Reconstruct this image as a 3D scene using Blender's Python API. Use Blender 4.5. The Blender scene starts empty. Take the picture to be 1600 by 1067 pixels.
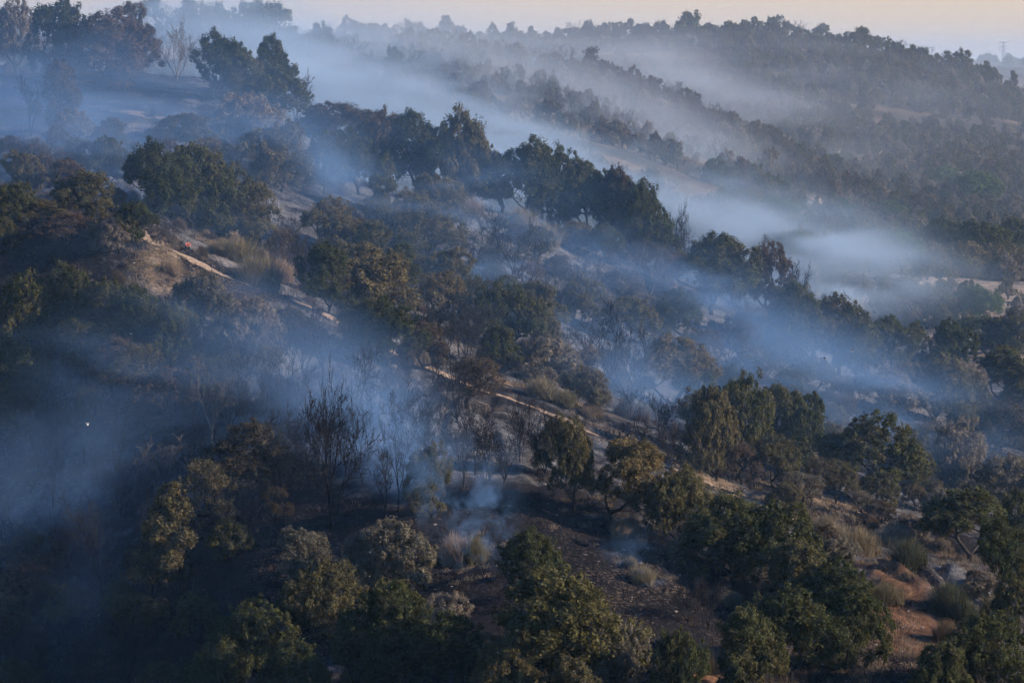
import bpy, math, random
import numpy as np
from mathutils import Vector, Matrix

SC = bpy.context.scene
COL = SC.collection
K = 0.0225 / 135.0          # metres across per photograph pixel at one metre distance (135 mm lens)
HOR = 90.0                  # image row of the true horizon

# ------------------------------------------------------------------ camera, world, sun, exposure
cam_d = bpy.data.cameras.new('camera')
cam = bpy.data.objects.new('camera', cam_d); COL.objects.link(cam)
cam.location = (0, 0, 0); cam.rotation_euler = (math.radians(90), 0, 0)
cam_d.lens = 135; cam_d.sensor_width = 36
cam_d.shift_y = -(533.5 - HOR) / 1600.0
cam_d.clip_start = 1.0; cam_d.clip_end = 40000
SC.camera = cam

SUN_EL, SUN_AZ = math.radians(20), math.radians(99)   # azimuth from +Y towards +X
world = bpy.data.worlds.new("World"); SC.world = world; world.use_nodes = True
wn = world.node_tree; wn.nodes.clear()
sky = wn.nodes.new('ShaderNodeTexSky'); sky.sky_type = 'NISHITA'; sky.sun_disc = False
sky.sun_elevation = SUN_EL; sky.sun_rotation = SUN_AZ
sky.air_density = 1.6; sky.dust_density = 2.0; sky.ozone_density = 3.0
# smoke-laden air low over the horizon turns the sky beige there, all the way round
tc = wn.nodes.new('ShaderNodeTexCoord'); sp = wn.nodes.new('ShaderNodeSeparateXYZ')
rmp = wn.nodes.new('ShaderNodeMapRange'); rmp.interpolation_type = 'SMOOTHSTEP'
rmp.inputs[1].default_value = 0.02; rmp.inputs[2].default_value = 0.12
rmp.inputs[3].default_value = 0.9; rmp.inputs[4].default_value = 0.0
mx = wn.nodes.new('ShaderNodeMix'); mx.data_type = 'RGBA'
mx.inputs[7].default_value = (6.5, 5.25, 4.1, 1)
tint = wn.nodes.new('ShaderNodeMix'); tint.data_type = 'RGBA'; tint.blend_type = 'MULTIPLY'
tint.inputs[0].default_value = 1.0; tint.inputs[7].default_value = (0.28, 0.70, 1.38, 1)
bg = wn.nodes.new('ShaderNodeBackground'); bg.inputs[1].default_value = 0.075
wo = wn.nodes.new('ShaderNodeOutputWorld')
L = wn.links.new
L(tc.outputs['Generated'], sp.inputs[0]); L(sp.outputs[2], rmp.inputs[0])
L(sky.outputs[0], tint.inputs[6]); L(tint.outputs[2], mx.inputs[6])
L(rmp.outputs[0], mx.inputs[0]); L(mx.outputs[2], bg.inputs[0]); L(bg.outputs[0], wo.inputs[0])

sd = bpy.data.lights.new('sun', 'SUN'); sd.energy = 5.0; sd.angle = math.radians(0.6); sd.color = (1.0, 0.83, 0.66)
sun = bpy.data.objects.new('sun', sd); COL.objects.link(sun)
sdir = Vector((math.sin(SUN_AZ) * math.cos(SUN_EL), math.cos(SUN_AZ) * math.cos(SUN_EL), math.sin(SUN_EL)))
sun.rotation_euler = sdir.to_track_quat('Z', 'Y').to_euler()
sun.location = (300, 500, 300)

SC.view_settings.view_transform = 'Standard'; SC.view_settings.look = 'None'
SC.view_settings.exposure = 0.82; SC.view_settings.gamma = 1.0; SC.view_settings.use_curve_mapping = False
cy = SC.cycles
cy.max_bounces = 4; cy.diffuse_bounces = 2; cy.transmission_bounces = 2; cy.volume_bounces = 0
cy.transparent_max_bounces = 8
cy.use_adaptive_sampling = True; cy.adaptive_threshold = 0.04
cy.use_denoising = True
cy.volume_step_rate = 5.0; cy.volume_max_steps = 128
SC.render.use_persistent_data = False

# ------------------------------------------------------------------ noise
rng = np.random.default_rng(7)
_T = rng.random((256, 256))
def vnoise(x, y):
    xi = np.floor(x).astype(int); yi = np.floor(y).astype(int)
    fx = x - xi; fy = y - yi
    fx = fx * fx * (3 - 2 * fx); fy = fy * fy * (3 - 2 * fy)
    a = _T[xi % 256, yi % 256]; b = _T[(xi + 1) % 256, yi % 256]
    c = _T[xi % 256, (yi + 1) % 256]; d = _T[(xi + 1) % 256, (yi + 1) % 256]
    return (a * (1 - fx) + b * fx) * (1 - fy) + (c * (1 - fx) + d * fx) * fy - 0.5
def fbm(x, y, s, octv=4):
    r = 0; a = 1.0
    for i in range(octv):
        r = r + a * vnoise(x / s + 17.3 * i, y / s - 9.1 * i); s *= 0.5; a *= 0.5
    return r

# ------------------------------------------------------------------ terrain: ground profile under each image column
# each feature line: depth and photograph row of the ground, for image columns PC
PC = np.array([-300, 0, 200, 400, 600, 800, 1000, 1200, 1400, 1600, 1900], float)
FEAT = [  # (depth per column, row per column)
    ([2] * 11,                                         [5200] * 11),
    ([60] * 11,                                        [2300] * 11),
    ([200] * 11,                                       [1750] * 11),
    ([285] * 11,                                       [1750, 1620, 1480, 1340, 1280, 1270, 1270, 1280, 1330, 1350, 1350]),
    ([330] * 11,                                       [1550, 1420, 1280, 1150, 1095, 1080, 1070, 1100, 1110, 1120, 1120]),  # left columns here and nearby are lowered to shape shade at lower left
    ([360] * 8 + [345, 345, 345],                      [1350, 1220, 1080, 945, 900, 870, 900, 960, 1030, 1060, 1080]),
    ([385, 385, 385, 385, 385, 380, 380, 380, 372, 370, 370], [1150, 1030, 910, 795, 745, 755, 800, 870, 925, 980, 1020]),
    ([420, 420, 420, 420, 418, 412, 408, 402, 398, 395, 395], [800, 690, 570, 535, 600, 665, 745, 820, 885, 930, 980]),
    ([440, 440, 440, 440, 435, 430, 425, 415, 412, 410, 410], [380, 350, 350, 442, 547, 624, 706, 785, 850, 890, 930]),
    ([460] * 11,                                       [350, 325, 330, 415, 505, 575, 645, 715, 775, 815, 850]),
    ([505] * 11,                                       [300, 270, 285, 360, 430, 495, 560, 630, 690, 730, 760]),
    ([560] * 11,                                       [190, 200, 190, 215, 296, 330, 412, 495, 578, 640, 680]),
    ([610] * 11,                                       [100, 105, 108, 135, 310, 365, 450, 535, 612, 640, 660]),
    ([660] * 11,                                       [160, 160, 170, 210, 430, 500, 560, 600, 610, 600, 600]),
    ([760] * 11,                                       [230, 240, 250, 330, 500, 520, 530, 530, 525, 515, 510]),
    ([880] * 11,                                       [90, 100, 110, 200, 300, 360, 420, 440, 440, 445, 450]),
    ([950] * 11,                                       [70, 70, 80, 110, 180, 270, 330, 390, 425, 430, 430]),
    ([1020] * 11,                                      [50, 50, 50, 60, 100, 185, 240, 330, 405, 412, 415]),
    ([1130] * 11,                                      [80, 80, 80, 90, 130, 200, 260, 330, 380, 395, 400]),
    ([1350] * 11,                                      [60, 60, 60, 60, 70, 85, 145, 220, 320, 350, 370]),
    ([1600] * 11,                                      [100, 100, 100, 100, 105, 130, 170, 230, 290, 315, 340]),
    ([1900] * 11,                                      [80, 80, 80, 80, 85, 95, 110, 150, 200, 225, 280]),
    ([2300] * 11,                                      [60, 60, 60, 58, 60, 68, 66, 64, 84, 141, 220]),
    ([2900] * 11,                                      [110, 110, 110, 110, 110, 110, 110, 110, 130, 160, 240]),
    ([4500] * 11,                                      [110] * 11),
    ([5400] * 11,                                      [99, 99, 99, 99, 99, 99, 99, 99, 100, 99, 99]),
    ([6200] * 11,                                      [108] * 11),
    ([9000] * 11,                                      [95] * 11),
]
FD = np.array([f[0] for f in FEAT], float); FR = np.array([f[1] for f in FEAT], float)
FZ = -FD * (FR - HOR) * K
GC = np.concatenate([[-9000, -5000, -2600, -1500, -1000, -750, -600, -520, -460], np.arange(-420, 2026, 6.5),
                     [2080, 2150, 2250, 2400, 2700, 3300, 4500, 7000, 11000]])
GR = np.concatenate([[2, 8, 20, 40, 60, 90, 120, 150, 180, 205, 225, 240, 250, 258, 264, 270, 275], np.arange(279, 625, 0.62),
                     np.arange(625, 1100, 2.6), np.arange(1100, 2500, 7), np.arange(2500, 5000, 60), np.arange(5000, 6400, 25), np.arange(6400, 9001, 200)])
def knots(cols, arr):
    c = np.clip(cols, PC[0], PC[-1])
    return np.stack([np.interp(c, PC, arr[i]) for i in range(len(arr))])
kd = knots(GC, FD); kz = knots(GC, FZ)
ZG = np.empty((len(GR), len(GC)))
for j in range(len(GC)):
    ZG[:, j] = np.interp(GR, kd[:, j], kz[:, j])
def blur_rows(a, n):
    for _ in range(n):
        b = a.copy(); b[1:-1] = (a[:-2] + 2 * a[1:-1] + a[2:]) / 4; a = b
    return a
def blur_cols(a, n):
    for _ in range(n):
        b = a.copy(); b[:, 1:-1] = (a[:, :-2] + 2 * a[:, 1:-1] + a[:, 2:]) / 4; a = b
    return a
mid = (GR > 279) & (GR < 2450)
Z2 = blur_cols(blur_rows(ZG, 60), 45)
ZG = np.where(mid[:, None], Z2, ZG)
XG = GR[:, None] * (GC[None, :] - 800) * K
YG = np.broadcast_to(GR[:, None], XG.shape)
amp = np.clip((GR - 200) / 120, 0, 1)[:, None]
farf = np.clip((GR - 600) / 800, 0, 1)[:, None]
ZG = ZG + amp * (1.5 * fbm(XG, YG, 26, 3) + 0.55 * fbm(XG + 50, YG, 4.5, 3)) + farf * 14 * fbm(XG, YG + 33, 170, 4)
# erosion runnels on the foreground slope
run = fbm(XG * 2.2 + 0.5 * fbm(XG, YG, 12) * 6, YG * 0.35, 9, 3)
ZG = ZG - amp * (1 - farf) * 1.3 * np.clip(0.12 - np.abs(run), 0, 1) * 4 * np.clip(fbm(XG, YG, 60) + 0.5, 0, 1)

# gully eroded into the red bank at lower right
_gx, _gy = 395 * (1430 - 800) * K, 378.0
_q = np.exp(-(((XG - _gx) / 7.0) ** 2 + ((YG - _gy) / 11.0) ** 2))
ZG = ZG + 1.6 * _q + _q * (1.6 * np.abs(np.sin((XG + 0.35 * YG) * 0.9 + 2 * fbm(XG, YG, 6))) + 1.5 * fbm(XG, YG, 2.4, 3))
# the footpath: photograph points on the spur crest
PATH_PX = [(196, 336), (222, 372), (244, 386), (262, 390), (300, 406), (345, 428), (400, 448), (450, 464), (505, 487), (560, 525), (620, 553), (680, 577),
           (735, 600), (790, 620), (850, 645), (905, 668), (955, 688), (1010, 712), (1060, 735), (1120, 760), (1180, 783), (1240, 812)]
def colf(c): return np.interp(c, GC, np.arange(len(GC)))
def rowf(d): return np.interp(d, GR, np.arange(len(GR)))
def gz(x, y):
    """ground height at a world point (bilinear in the terrain grid)"""
    x = np.asarray(x, float); y = np.maximum(np.asarray(y, float), 2.0)
    i = np.clip(rowf(y), 0, len(GR) - 1.001); j = np.clip(colf(x / y / K + 800), 0, len(GC) - 1.001)
    i0 = i.astype(int); j0 = j.astype(int); fi = i - i0; fj = j - j0
    return ((ZG[i0, j0] * (1 - fj) + ZG[i0, j0 + 1] * fj) * (1 - fi) + (ZG[i0 + 1, j0] * (1 - fj) + ZG[i0 + 1, j0 + 1] * fj) * fi)
def hit(px, py, dmin=262.0, dmax=6000.0):
    """first ground point seen at a photograph pixel"""
    ds = np.concatenate([np.arange(dmin, 640, 0.5), np.arange(640, 6000, 3.0)])
    ds = ds[(ds >= dmin) & (ds <= dmax)]
    z = gz(ds * (px - 800) * K, ds)
    rows = HOR - z / (ds * K)
    ok = np.nonzero(rows <= py)[0]
    d = ds[ok[0]] if len(ok) else ds[int(np.argmin(rows))]
    x = d * (px - 800) * K
    return float(x), float(d), float(gz(x, d))

pth = np.array([hit(a, b, 380, 470)[:2] for a, b in PATH_PX])
pt = np.linspace(0, len(pth) - 1, 420)
pcx = np.interp(pt, range(len(pth)), pth[:, 0]); pcy = np.interp(pt, range(len(pth)), pth[:, 1])
for _ in range(60):
    pcx[1:-1] = (pcx[:-2] + pcx[2:]) / 2 * .5 + pcx[1:-1] * .5; pcy[1:-1] = (pcy[:-2] + pcy[2:]) / 2 * .5 + pcy[1:-1] * .5
# level the ground a little along the path
pz = gz(pcx, pcy)
for _ in range(40): pz[1:-1] = (pz[:-2] + pz[2:]) / 4 + pz[1:-1] / 2
rsel = np.nonzero((GR > 385) & (GR < 475))[0]; csel = np.nonzero((GC > 150) & (GC < 1300))[0]
sub = np.ix_(rsel, csel)
sx, sy, sz = XG[sub], YG[sub], ZG[sub].copy()
best = np.full(sx.shape, 1e9); bz = np.zeros(sx.shape)
for a in range(0, 420, 2):
    dd = (sx - pcx[a]) ** 2 + (sy - pcy[a]) ** 2
    m = dd < best; best[m] = dd[m]; bz[m] = pz[a]
w = np.clip(1.5 - np.sqrt(best) / 1.6, 0, 1); w = w * w * (3 - 2 * w)
ZG[sub] = sz * (1 - w) + (bz - 0.12) * w
PD = np.full(XG.shape, 1e9); PD[sub] = np.sqrt(best)

# ------------------------------------------------------------------ materials
def new_mat(name):
    m = bpy.data.materials.new(name); m.use_nodes = True
    nt = m.node_tree; nt.nodes.clear()
    return m, nt, nt.nodes, nt.links.new
def ramp(N, cols):
    r = N.new('ShaderNodeValToRGB'); e = r.color_ramp.elements
    while len(e) < len(cols): e.new(0.5)
    for q, (p, c) in zip(e, cols): q.position = p; q.color = (*c, 1)
    return r
def mixc(N, Lk, a, b, f, mode='MIX'):
    m = N.new('ShaderNodeMix'); m.data_type = 'RGBA'; m.blend_type = mode
    for idx, v in ((0, f), (6, a), (7, b)):
        if isinstance(v, (int, float)): m.inputs[idx].default_value = v
        elif isinstance(v, tuple): m.inputs[idx].default_value = (*v, 1)
        else: Lk(v, m.inputs[idx])
    return m.outputs[2]
def noise(N, Lk, vec, scale, detail=4, rough=0.55):
    n = N.new('ShaderNodeTexNoise'); n.inputs['Scale'].default_value = scale
    n.inputs['Detail'].default_value = detail; n.inputs['Roughness'].default_value = rough
    if vec is not None: Lk(vec, n.inputs['Vector'])
    return n.outputs['Fac']
def mrange(N, Lk, v, a, b, c=0.0, d=1.0):
    m = N.new('ShaderNodeMapRange'); Lk(v, m.inputs[0])
    for i, q in enumerate((a, b, c, d)): m.inputs[i + 1].default_value = q
    return m.outputs[0]

def leaf_mat(name, dark, light, alt, transl=0.32, altamt=0.35):
    m, nt, N, Lk = new_mat(name)
    tcn = N.new('ShaderNodeTexCoord'); oi = N.new('ShaderNodeObjectInfo')
    at = N.new('ShaderNodeAttribute'); at.attribute_name = 'tone'
    base = mixc(N, Lk, dark, light, at.outputs['Fac'])
    n1 = mrange(N, Lk, noise(N, Lk, tcn.outputs['Object'], 0.45, 3), 0.45, 0.62)
    mul = N.new('ShaderNodeMath'); mul.operation = 'MULTIPLY'; Lk(n1, mul.inputs[0]); mul.inputs[1].default_value = altamt
    c = mixc(N, Lk, base, alt, mul.outputs[0])
    hsv = N.new('ShaderNodeHueSaturation')
    Lk(mrange(N, Lk, oi.outputs['Random'], 0, 1, 0.475, 0.515), hsv.inputs['Hue'])
    Lk(mrange(N, Lk, oi.outputs['Random'], 0, 1, 1.3, 0.75), hsv.inputs['Value'])
    Lk(c, hsv.inputs['Color'])
    d = N.new('ShaderNodeBsdfDiffuse'); t = N.new('ShaderNodeBsdfTranslucent'); ms = N.new('ShaderNodeMixShader')
    ms.inputs[0].default_value = transl
    Lk(hsv.outputs[0], d.inputs[0]); Lk(hsv.outputs[0], t.inputs[0]); Lk(d.outputs[0], ms.inputs[1]); Lk(t.outputs[0], ms.inputs[2])
    o = N.new('ShaderNodeOutputMaterial'); Lk(ms.outputs[0], o.inputs[0])
    return m
def bark_mat(name, a, b):
    m, nt, N, Lk = new_mat(name)
    tcn = N.new('ShaderNodeTexCoord'); oi = N.new('ShaderNodeObjectInfo')
    f = noise(N, Lk, tcn.outputs['Object'], 1.3, 4, 0.7)
    r = ramp(N, [(0.38, a), (0.66, b)]); Lk(f, r.inputs[0])
    hsv = N.new('ShaderNodeHueSaturation'); Lk(mrange(N, Lk, oi.outputs['Random'], 0, 1, 0.4, 1.2), hsv.inputs['Value']); Lk(r.outputs[0], hsv.inputs['Color'])
    d = N.new('ShaderNodeBsdfDiffuse'); Lk(hsv.outputs[0], d.inputs[0])
    o = N.new('ShaderNodeOutputMaterial'); Lk(d.outputs[0], o.inputs[0])
    return m
M = {
    'G': leaf_mat('green_leaves', (0.022, 0.028, 0.013), (0.110, 0.115, 0.044), (0.130, 0.098, 0.044), altamt=0.35),
    'O': leaf_mat('olive_leaves', (0.036, 0.036, 0.018), (0.175, 0.150, 0.068), (0.135, 0.098, 0.048)),
    'A': leaf_mat('lit_amber_olive_leaves', (0.042, 0.038, 0.018), (0.205, 0.172, 0.070), (0.145, 0.115, 0.052)),  # amber olive, brightened so a sunlit look sits in the leaf colour
    'R': leaf_mat('rust_scorched_leaves', (0.036, 0.028, 0.019), (0.145, 0.104, 0.064), (0.100, 0.084, 0.050)),
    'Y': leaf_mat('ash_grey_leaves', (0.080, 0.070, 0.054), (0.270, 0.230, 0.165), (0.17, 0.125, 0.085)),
    'P': leaf_mat('pine_needles', (0.026, 0.052, 0.018), (0.085, 0.140, 0.045), (0.08, 0.09, 0.04), altamt=0.2),
    'U': leaf_mat('golden_broom_stems', (0.085, 0.068, 0.038), (0.240, 0.195, 0.105), (0.16, 0.12, 0.07)),
    'D': leaf_mat('dry_straw', (0.130, 0.100, 0.065), (0.330, 0.260, 0.170), (0.20, 0.14, 0.09)),
    'V': leaf_mat('grey_green_broom_stems', (0.036, 0.040, 0.022), (0.100, 0.100, 0.058), (0.10, 0.08, 0.05)),
    'bark': bark_mat('dark_bark', (0.018, 0.015, 0.014), (0.060, 0.050, 0.042)),
    'char': bark_mat('charred_bark', (0.010, 0.009, 0.010), (0.050, 0.044, 0.042)),
    'pale': bark_mat('pale_scorched_bark', (0.07, 0.06, 0.052), (0.26, 0.225, 0.19)),
}
def simple_mat(name, col, rough=0.8, metal=0.0):
    m, nt, N, Lk = new_mat(name)
    tcn = N.new('ShaderNodeTexCoord'); f = noise(N, Lk, tcn.outputs['Object'], 6, 3)
    c = mixc(N, Lk, tuple(v * 0.75 for v in col), tuple(min(1, v * 1.2) for v in col), f)
    b = N.new('ShaderNodeBsdfPrincipled'); Lk(c, b.inputs['Base Color']); b.inputs['Roughness'].default_value = rough; b.inputs['Metallic'].default_value = metal
    o = N.new('ShaderNodeOutputMaterial'); Lk(b.outputs[0], o.inputs[0])
    return m

def ground_material():
    m, nt, N, Lk = new_mat('burnt_hillside_soil')
    geo = N.new('ShaderNodeNewGeometry'); P = geo.outputs['Position']
    def attr(n):
        a = N.new('ShaderNodeAttribute'); a.attribute_name = n; return a.outputs['Fac']
    big = noise(N, Lk, P, 0.05, 5, 0.6); midn = noise(N, Lk, P, 0.35, 6, 0.65); fine = noise(N, Lk, P, 2.6, 6, 0.75)
    char = ramp(N, [(0.35, (0.010, 0.009, 0.010)), (0.55, (0.027, 0.023, 0.024)), (0.72, (0.066, 0.056, 0.055))]); Lk(fine, char.inputs[0])
    ash = ramp(N, [(0.3, (0.085, 0.080, 0.080)), (0.5, (0.175, 0.165, 0.162)), (0.72, (0.33, 0.31, 0.30))]); Lk(fine, ash.inputs[0])
    tan = ramp(N, [(0.3, (0.15, 0.095, 0.058)), (0.5, (0.26, 0.18, 0.115)), (0.72, (0.42, 0.32, 0.22))]); Lk(fine, tan.inputs[0])
    red = ramp(N, [(0.3, (0.06, 0.036, 0.024)), (0.52, (0.20, 0.105, 0.060)), (0.72, (0.36, 0.21, 0.13))]); Lk(midn, red.inputs[0])
    fld = ramp(N, [(0.3, (0.22, 0.15, 0.10)), (0.7, (0.50, 0.37, 0.26))]); Lk(midn, fld.inputs[0])
    scr = ramp(N, [(0.35, (0.030, 0.024, 0.018)), (0.6, (0.075, 0.056, 0.040)), (0.8, (0.14, 0.11, 0.075))]); Lk(midn, scr.inputs[0])
    def mask(a, n, w=0.22):
        # soft-edged mask broken up by noise
        s = N.new('ShaderNodeMath'); s.operation = 'ADD'; Lk(attr(a), s.inputs[0])
        t = N.new('ShaderNodeMath'); t.operation = 'SUBTRACT'; Lk(n, t.inputs[0]); t.inputs[1].default_value = 0.5
        t2 = N.new('ShaderNodeMath'); t2.operation = 'MULTIPLY'; Lk(t.outputs[0], t2.inputs[0]); t2.inputs[1].default_value = 1.6
        Lk(t2.outputs[0], s.inputs[1])
        return mrange(N, Lk, s.outputs[0], 0.5 - w, 0.5 + w)
    c = mixc(N, Lk, char.outputs[0], ash.outputs[0], mask('ash', midn))
    c = mixc(N, Lk, c, scr.outputs[0], mask('scrub', midn))
    c = mixc(N, Lk, c, tan.outputs[0], mask('tan', fine))
    c = mixc(N, Lk, c, red.outputs[0], mask('red', midn))
    c = mixc(N, Lk, c, fld.outputs[0], mask('field', midn))
    bs = N.new('ShaderNodeBsdfDiffuse'); Lk(c, bs.inputs[0]); bs.inputs['Roughness'].default_value = 0.6
    ad = N.new('ShaderNodeMath'); ad.operation = 'ADD'; Lk(fine, ad.inputs[0]); Lk(midn, ad.inputs[1])
    bp = N.new('ShaderNodeBump'); bp.inputs['Strength'].default_value = 0.9; bp.inputs['Distance'].default_value = 0.45
    Lk(ad.outputs[0], bp.inputs['Height']); Lk(bp.outputs[0], bs.inputs['Normal'])
    o = N.new('ShaderNodeOutputMaterial'); Lk(bs.outputs[0], o.inputs[0])
    return m

# ------------------------------------------------------------------ object helpers
def mesh_np(name, V, F, mats, tone=None, midx=None, attrs=None, smooth=False):
    """mesh from numpy arrays; F is (n,3) or (n,4)"""
    me = bpy.data.meshes.new(name); V = np.asarray(V, np.float32); F = np.asarray(F, np.int32)
    k = F.shape[1]
    me.vertices.add(len(V)); me.vertices.foreach_set('co', V.ravel())
    me.loops.add(F.size); me.loops.foreach_set('vertex_index', F.ravel())
    me.polygons.add(len(F)); me.polygons.foreach_set('loop_start', np.arange(0, F.size, k, dtype=np.int32))
    if midx is not None: me.polygons.foreach_set('material_index', np.asarray(midx, np.int32))
    me.polygons.foreach_set('use_smooth', np.full(len(F), smooth))
    for mm in mats: me.materials.append(mm)
    if tone is not None:
        a = me.attributes.new('tone', 'FLOAT', 'POINT'); a.data.foreach_set('value', np.asarray(tone, np.float32))
    for n, arr in (attrs or {}).items():
        a = me.attributes.new(n, 'FLOAT', 'POINT'); a.data.foreach_set('value', np.asarray(arr, np.float32).ravel())
    me.update(calc_edges=True)
    return me
def link(name, data, parent=None):
    o = bpy.data.objects.new(name, data); COL.objects.link(o)
    if parent is not None: o.parent = parent
    return o
def tag(o, label=None, cat=None, group=None, kind=None):
    if label: o['label'] = label
    if cat: o['category'] = cat
    if group: o['group'] = group
    if kind: o['kind'] = kind
    return o

# ------------------------------------------------------------------ ground sheet
COLPX = GC[None, :] + 0 * YG
ROWPX = HOR - ZG / (YG * K)
def blob(px, py, rx, ry, rot=0.0, dmin=262, dmax=6000):
    """soft elliptical patch, given by where it is seen, laid on the ground"""
    x, d, z = hit(px, py, dmin, dmax)
    c, s = math.cos(rot), math.sin(rot)
    u = ((XG - x) * c + (YG - d) * s) / rx; v = (-(XG - x) * s + (YG - d) * c) / ry
    return np.clip(1.35 - np.sqrt(u * u + v * v), 0, 1)
ash = np.clip(0.46 + 1.0 * fbm(XG, YG, 30, 3), 0, 0.62)
for b in [(640, 690, 16, 14), (700, 740, 10, 8), (560, 740, 16, 12), (430, 700, 12, 12), (400, 600, 10, 10), (760, 250 + 60, 12, 20), (1180, 560, 14, 25), (850, 590, 6, 8), (300, 300, 20, 25),
          (560, 630, 14, 8), (450, 640, 8, 7), (1000, 600, 8, 14), (740, 350, 10, 30), (1130, 760, 10, 6), (680, 660, 10, 8), (1350, 600, 18, 25)]:
    ash = np.maximum(ash, 0.9 * blob(*b))
near = (YG < 640)
ash = ash * (1 - 0.5 * np.clip(1.4 - PD / 5.0, 0, 1))
for b in [(880, 830, 11, 12), (960, 880, 12, 9), (380, 880, 20, 14), (240, 1000, 24, 20), (780, 770, 8, 5), (820, 960, 14, 14), (430, 770, 10, 9), (1100, 930, 9, 12), (1250, 780, 10, 8), (1340, 830, 10, 10), (1180, 750, 8, 6), (1450, 850, 9, 9), (1550, 820, 9, 9), (230, 370, 10, 8), (330, 430, 8, 8), (60, 400, 12, 10)]:  # one patch paints the tree shadow left of the thicket into the soil
    ash = ash * (1 - 0.85 * blob(*b))  # the lower-left patches blacken the soil in place of shade
tan = 0.12 + 0.35 * fbm(XG, YG, 11, 3)
tan = np.maximum(tan, np.clip(0.9 - PD / 0.9, 0, 0.55))
for b in [(262, 405, 1.6, 5, 0.15), (250, 425, 3.0, 5, 0.15), (205, 205, 0.9, 16, 0.05), (320, 150, 8, 1.6), (225, 180, 6, 1.5),
          (800, 600, 3, 3), (930, 640, 4, 3), (730, 320, 8, 8), (860, 340, 9, 8), (1120, 570, 4, 4), (370, 400, 6, 5), (1300, 790, 8, 6), (1100, 745, 5, 4), (330, 345, 8, 6)]:
    tan = np.maximum(tan, 0.85 * blob(*b))
tan = np.where(near, tan, np.clip(0.2 + 0.9 * fbm(XG * 0.5, YG * 1.4, 35, 3), 0, 0.6))
red = np.zeros_like(tan)
for b in [(1400, 930, 3.2, 9, -0.25), (1455, 985, 5.5, 9, -0.3), (1420, 1010, 5, 6, 0.3), (1375, 880, 3.5, 6, -0.4), (1360, 960, 3.5, 8), (1410, 900, 4, 6), (1095, 1040, 3.5, 6),
          (1500, 1010, 4, 5)]:
    red = np.maximum(red, 0.95 * blob(*b))
red = np.where(near, red, 0)
scrub = np.clip((YG - 900) / 250, 0, 0.75) + 0.3 * fbm(XG, YG, 60, 3) * (YG > 700)
# harvested field down in the valley, seen between the trees at right
FX = (XG / YG / K + 800)
field = ((YG > 700) & (YG < 925)).astype(float) * np.clip((FX - 1385) / 80, 0, 1)
field *= np.clip(0.75 + 1.1 * fbm(XG, YG, 28, 4), 0, 1)
field = np.maximum(field, np.where(YG > 1000, np.maximum(blob(1285, 316, 12, 12, 0, 1040), blob(1500, 274, 8, 12, 0, 1040)), 0))
strata = np.sin(YG * 0.55 + 3 * fbm(XG, YG, 40))
field = np.where((field > 0.3) & (YG < 950), field - 0.28 * (strata > 0.75), field)
nr, nc = XG.shape
idx = np.arange(nr * nc).reshape(nr, nc)
F = np.stack([idx[:-1, :-1], idx[:-1, 1:], idx[1:, 1:], idx[1:, :-1]], -1).reshape(-1, 4)
V = np.stack([XG, YG, ZG], -1).reshape(-1, 3)
gm = mesh_np('ground', V, F, [ground_material()], attrs=dict(ash=ash, tan=tan, red=red, scrub=scrub, field=field), smooth=True)
ground = link('ground', gm); tag(ground, kind='structure')

# footpath ribbon with worn uneven edges
tx = np.gradient(pcx); ty = np.gradient(pcy); ln = np.hypot(tx, ty); nx, ny = -ty / ln, tx / ln
offs = np.linspace(-1, 1, 7); n = len(pcx)
wv = 0.46 + 0.4 * fbm(pt * 3.1, pt * 0, 1.0, 3) + 0.55 * np.exp(-((pt - 4) / 1.6) ** 2)
wl = wv + 0.3 * fbm(pt * 9, pt * 0 + 5, 1.0, 3); wr = wv + 0.3 * fbm(pt * 9, pt * 0 + 9, 1.0, 3)
PV = []
for i in range(n):
    for o in offs:
        ww = (wl[i] if o < 0 else wr[i]) * o
        x, y = pcx[i] + nx[i] * ww, pcy[i] + ny[i] * ww
        PV.append((x, y, 0))
PV = np.array(PV); PV[:, 2] = gz(PV[:, 0], PV[:, 1]) + 0.07
ii = np.arange(n * 7).reshape(n, 7)
PF = np.stack([ii[:-1, :-1], ii[:-1, 1:], ii[1:, 1:], ii[1:, :-1]], -1).reshape(-1, 4)
def path_mat():
    m, nt, N, Lk = new_mat('trodden_sandy_soil')
    geo = N.new('ShaderNodeNewGeometry'); f = noise(N, Lk, geo.outputs['Position'], 1.7, 6, 0.75)
    r = ramp(N, [(0.34, (0.12, 0.08, 0.052)), (0.5, (0.29, 0.205, 0.14)), (0.7, (0.43, 0.33, 0.24))]); Lk(f, r.inputs[0])
    b = N.new('ShaderNodeBsdfDiffuse'); Lk(r.outputs[0], b.inputs[0])
    o = N.new('ShaderNodeOutputMaterial'); Lk(b.outputs[0], o.inputs[0]); return m
path = link('path', mesh_np('path', PV, PF, [path_mat()], smooth=True)); tag(path, kind='structure')

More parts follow.
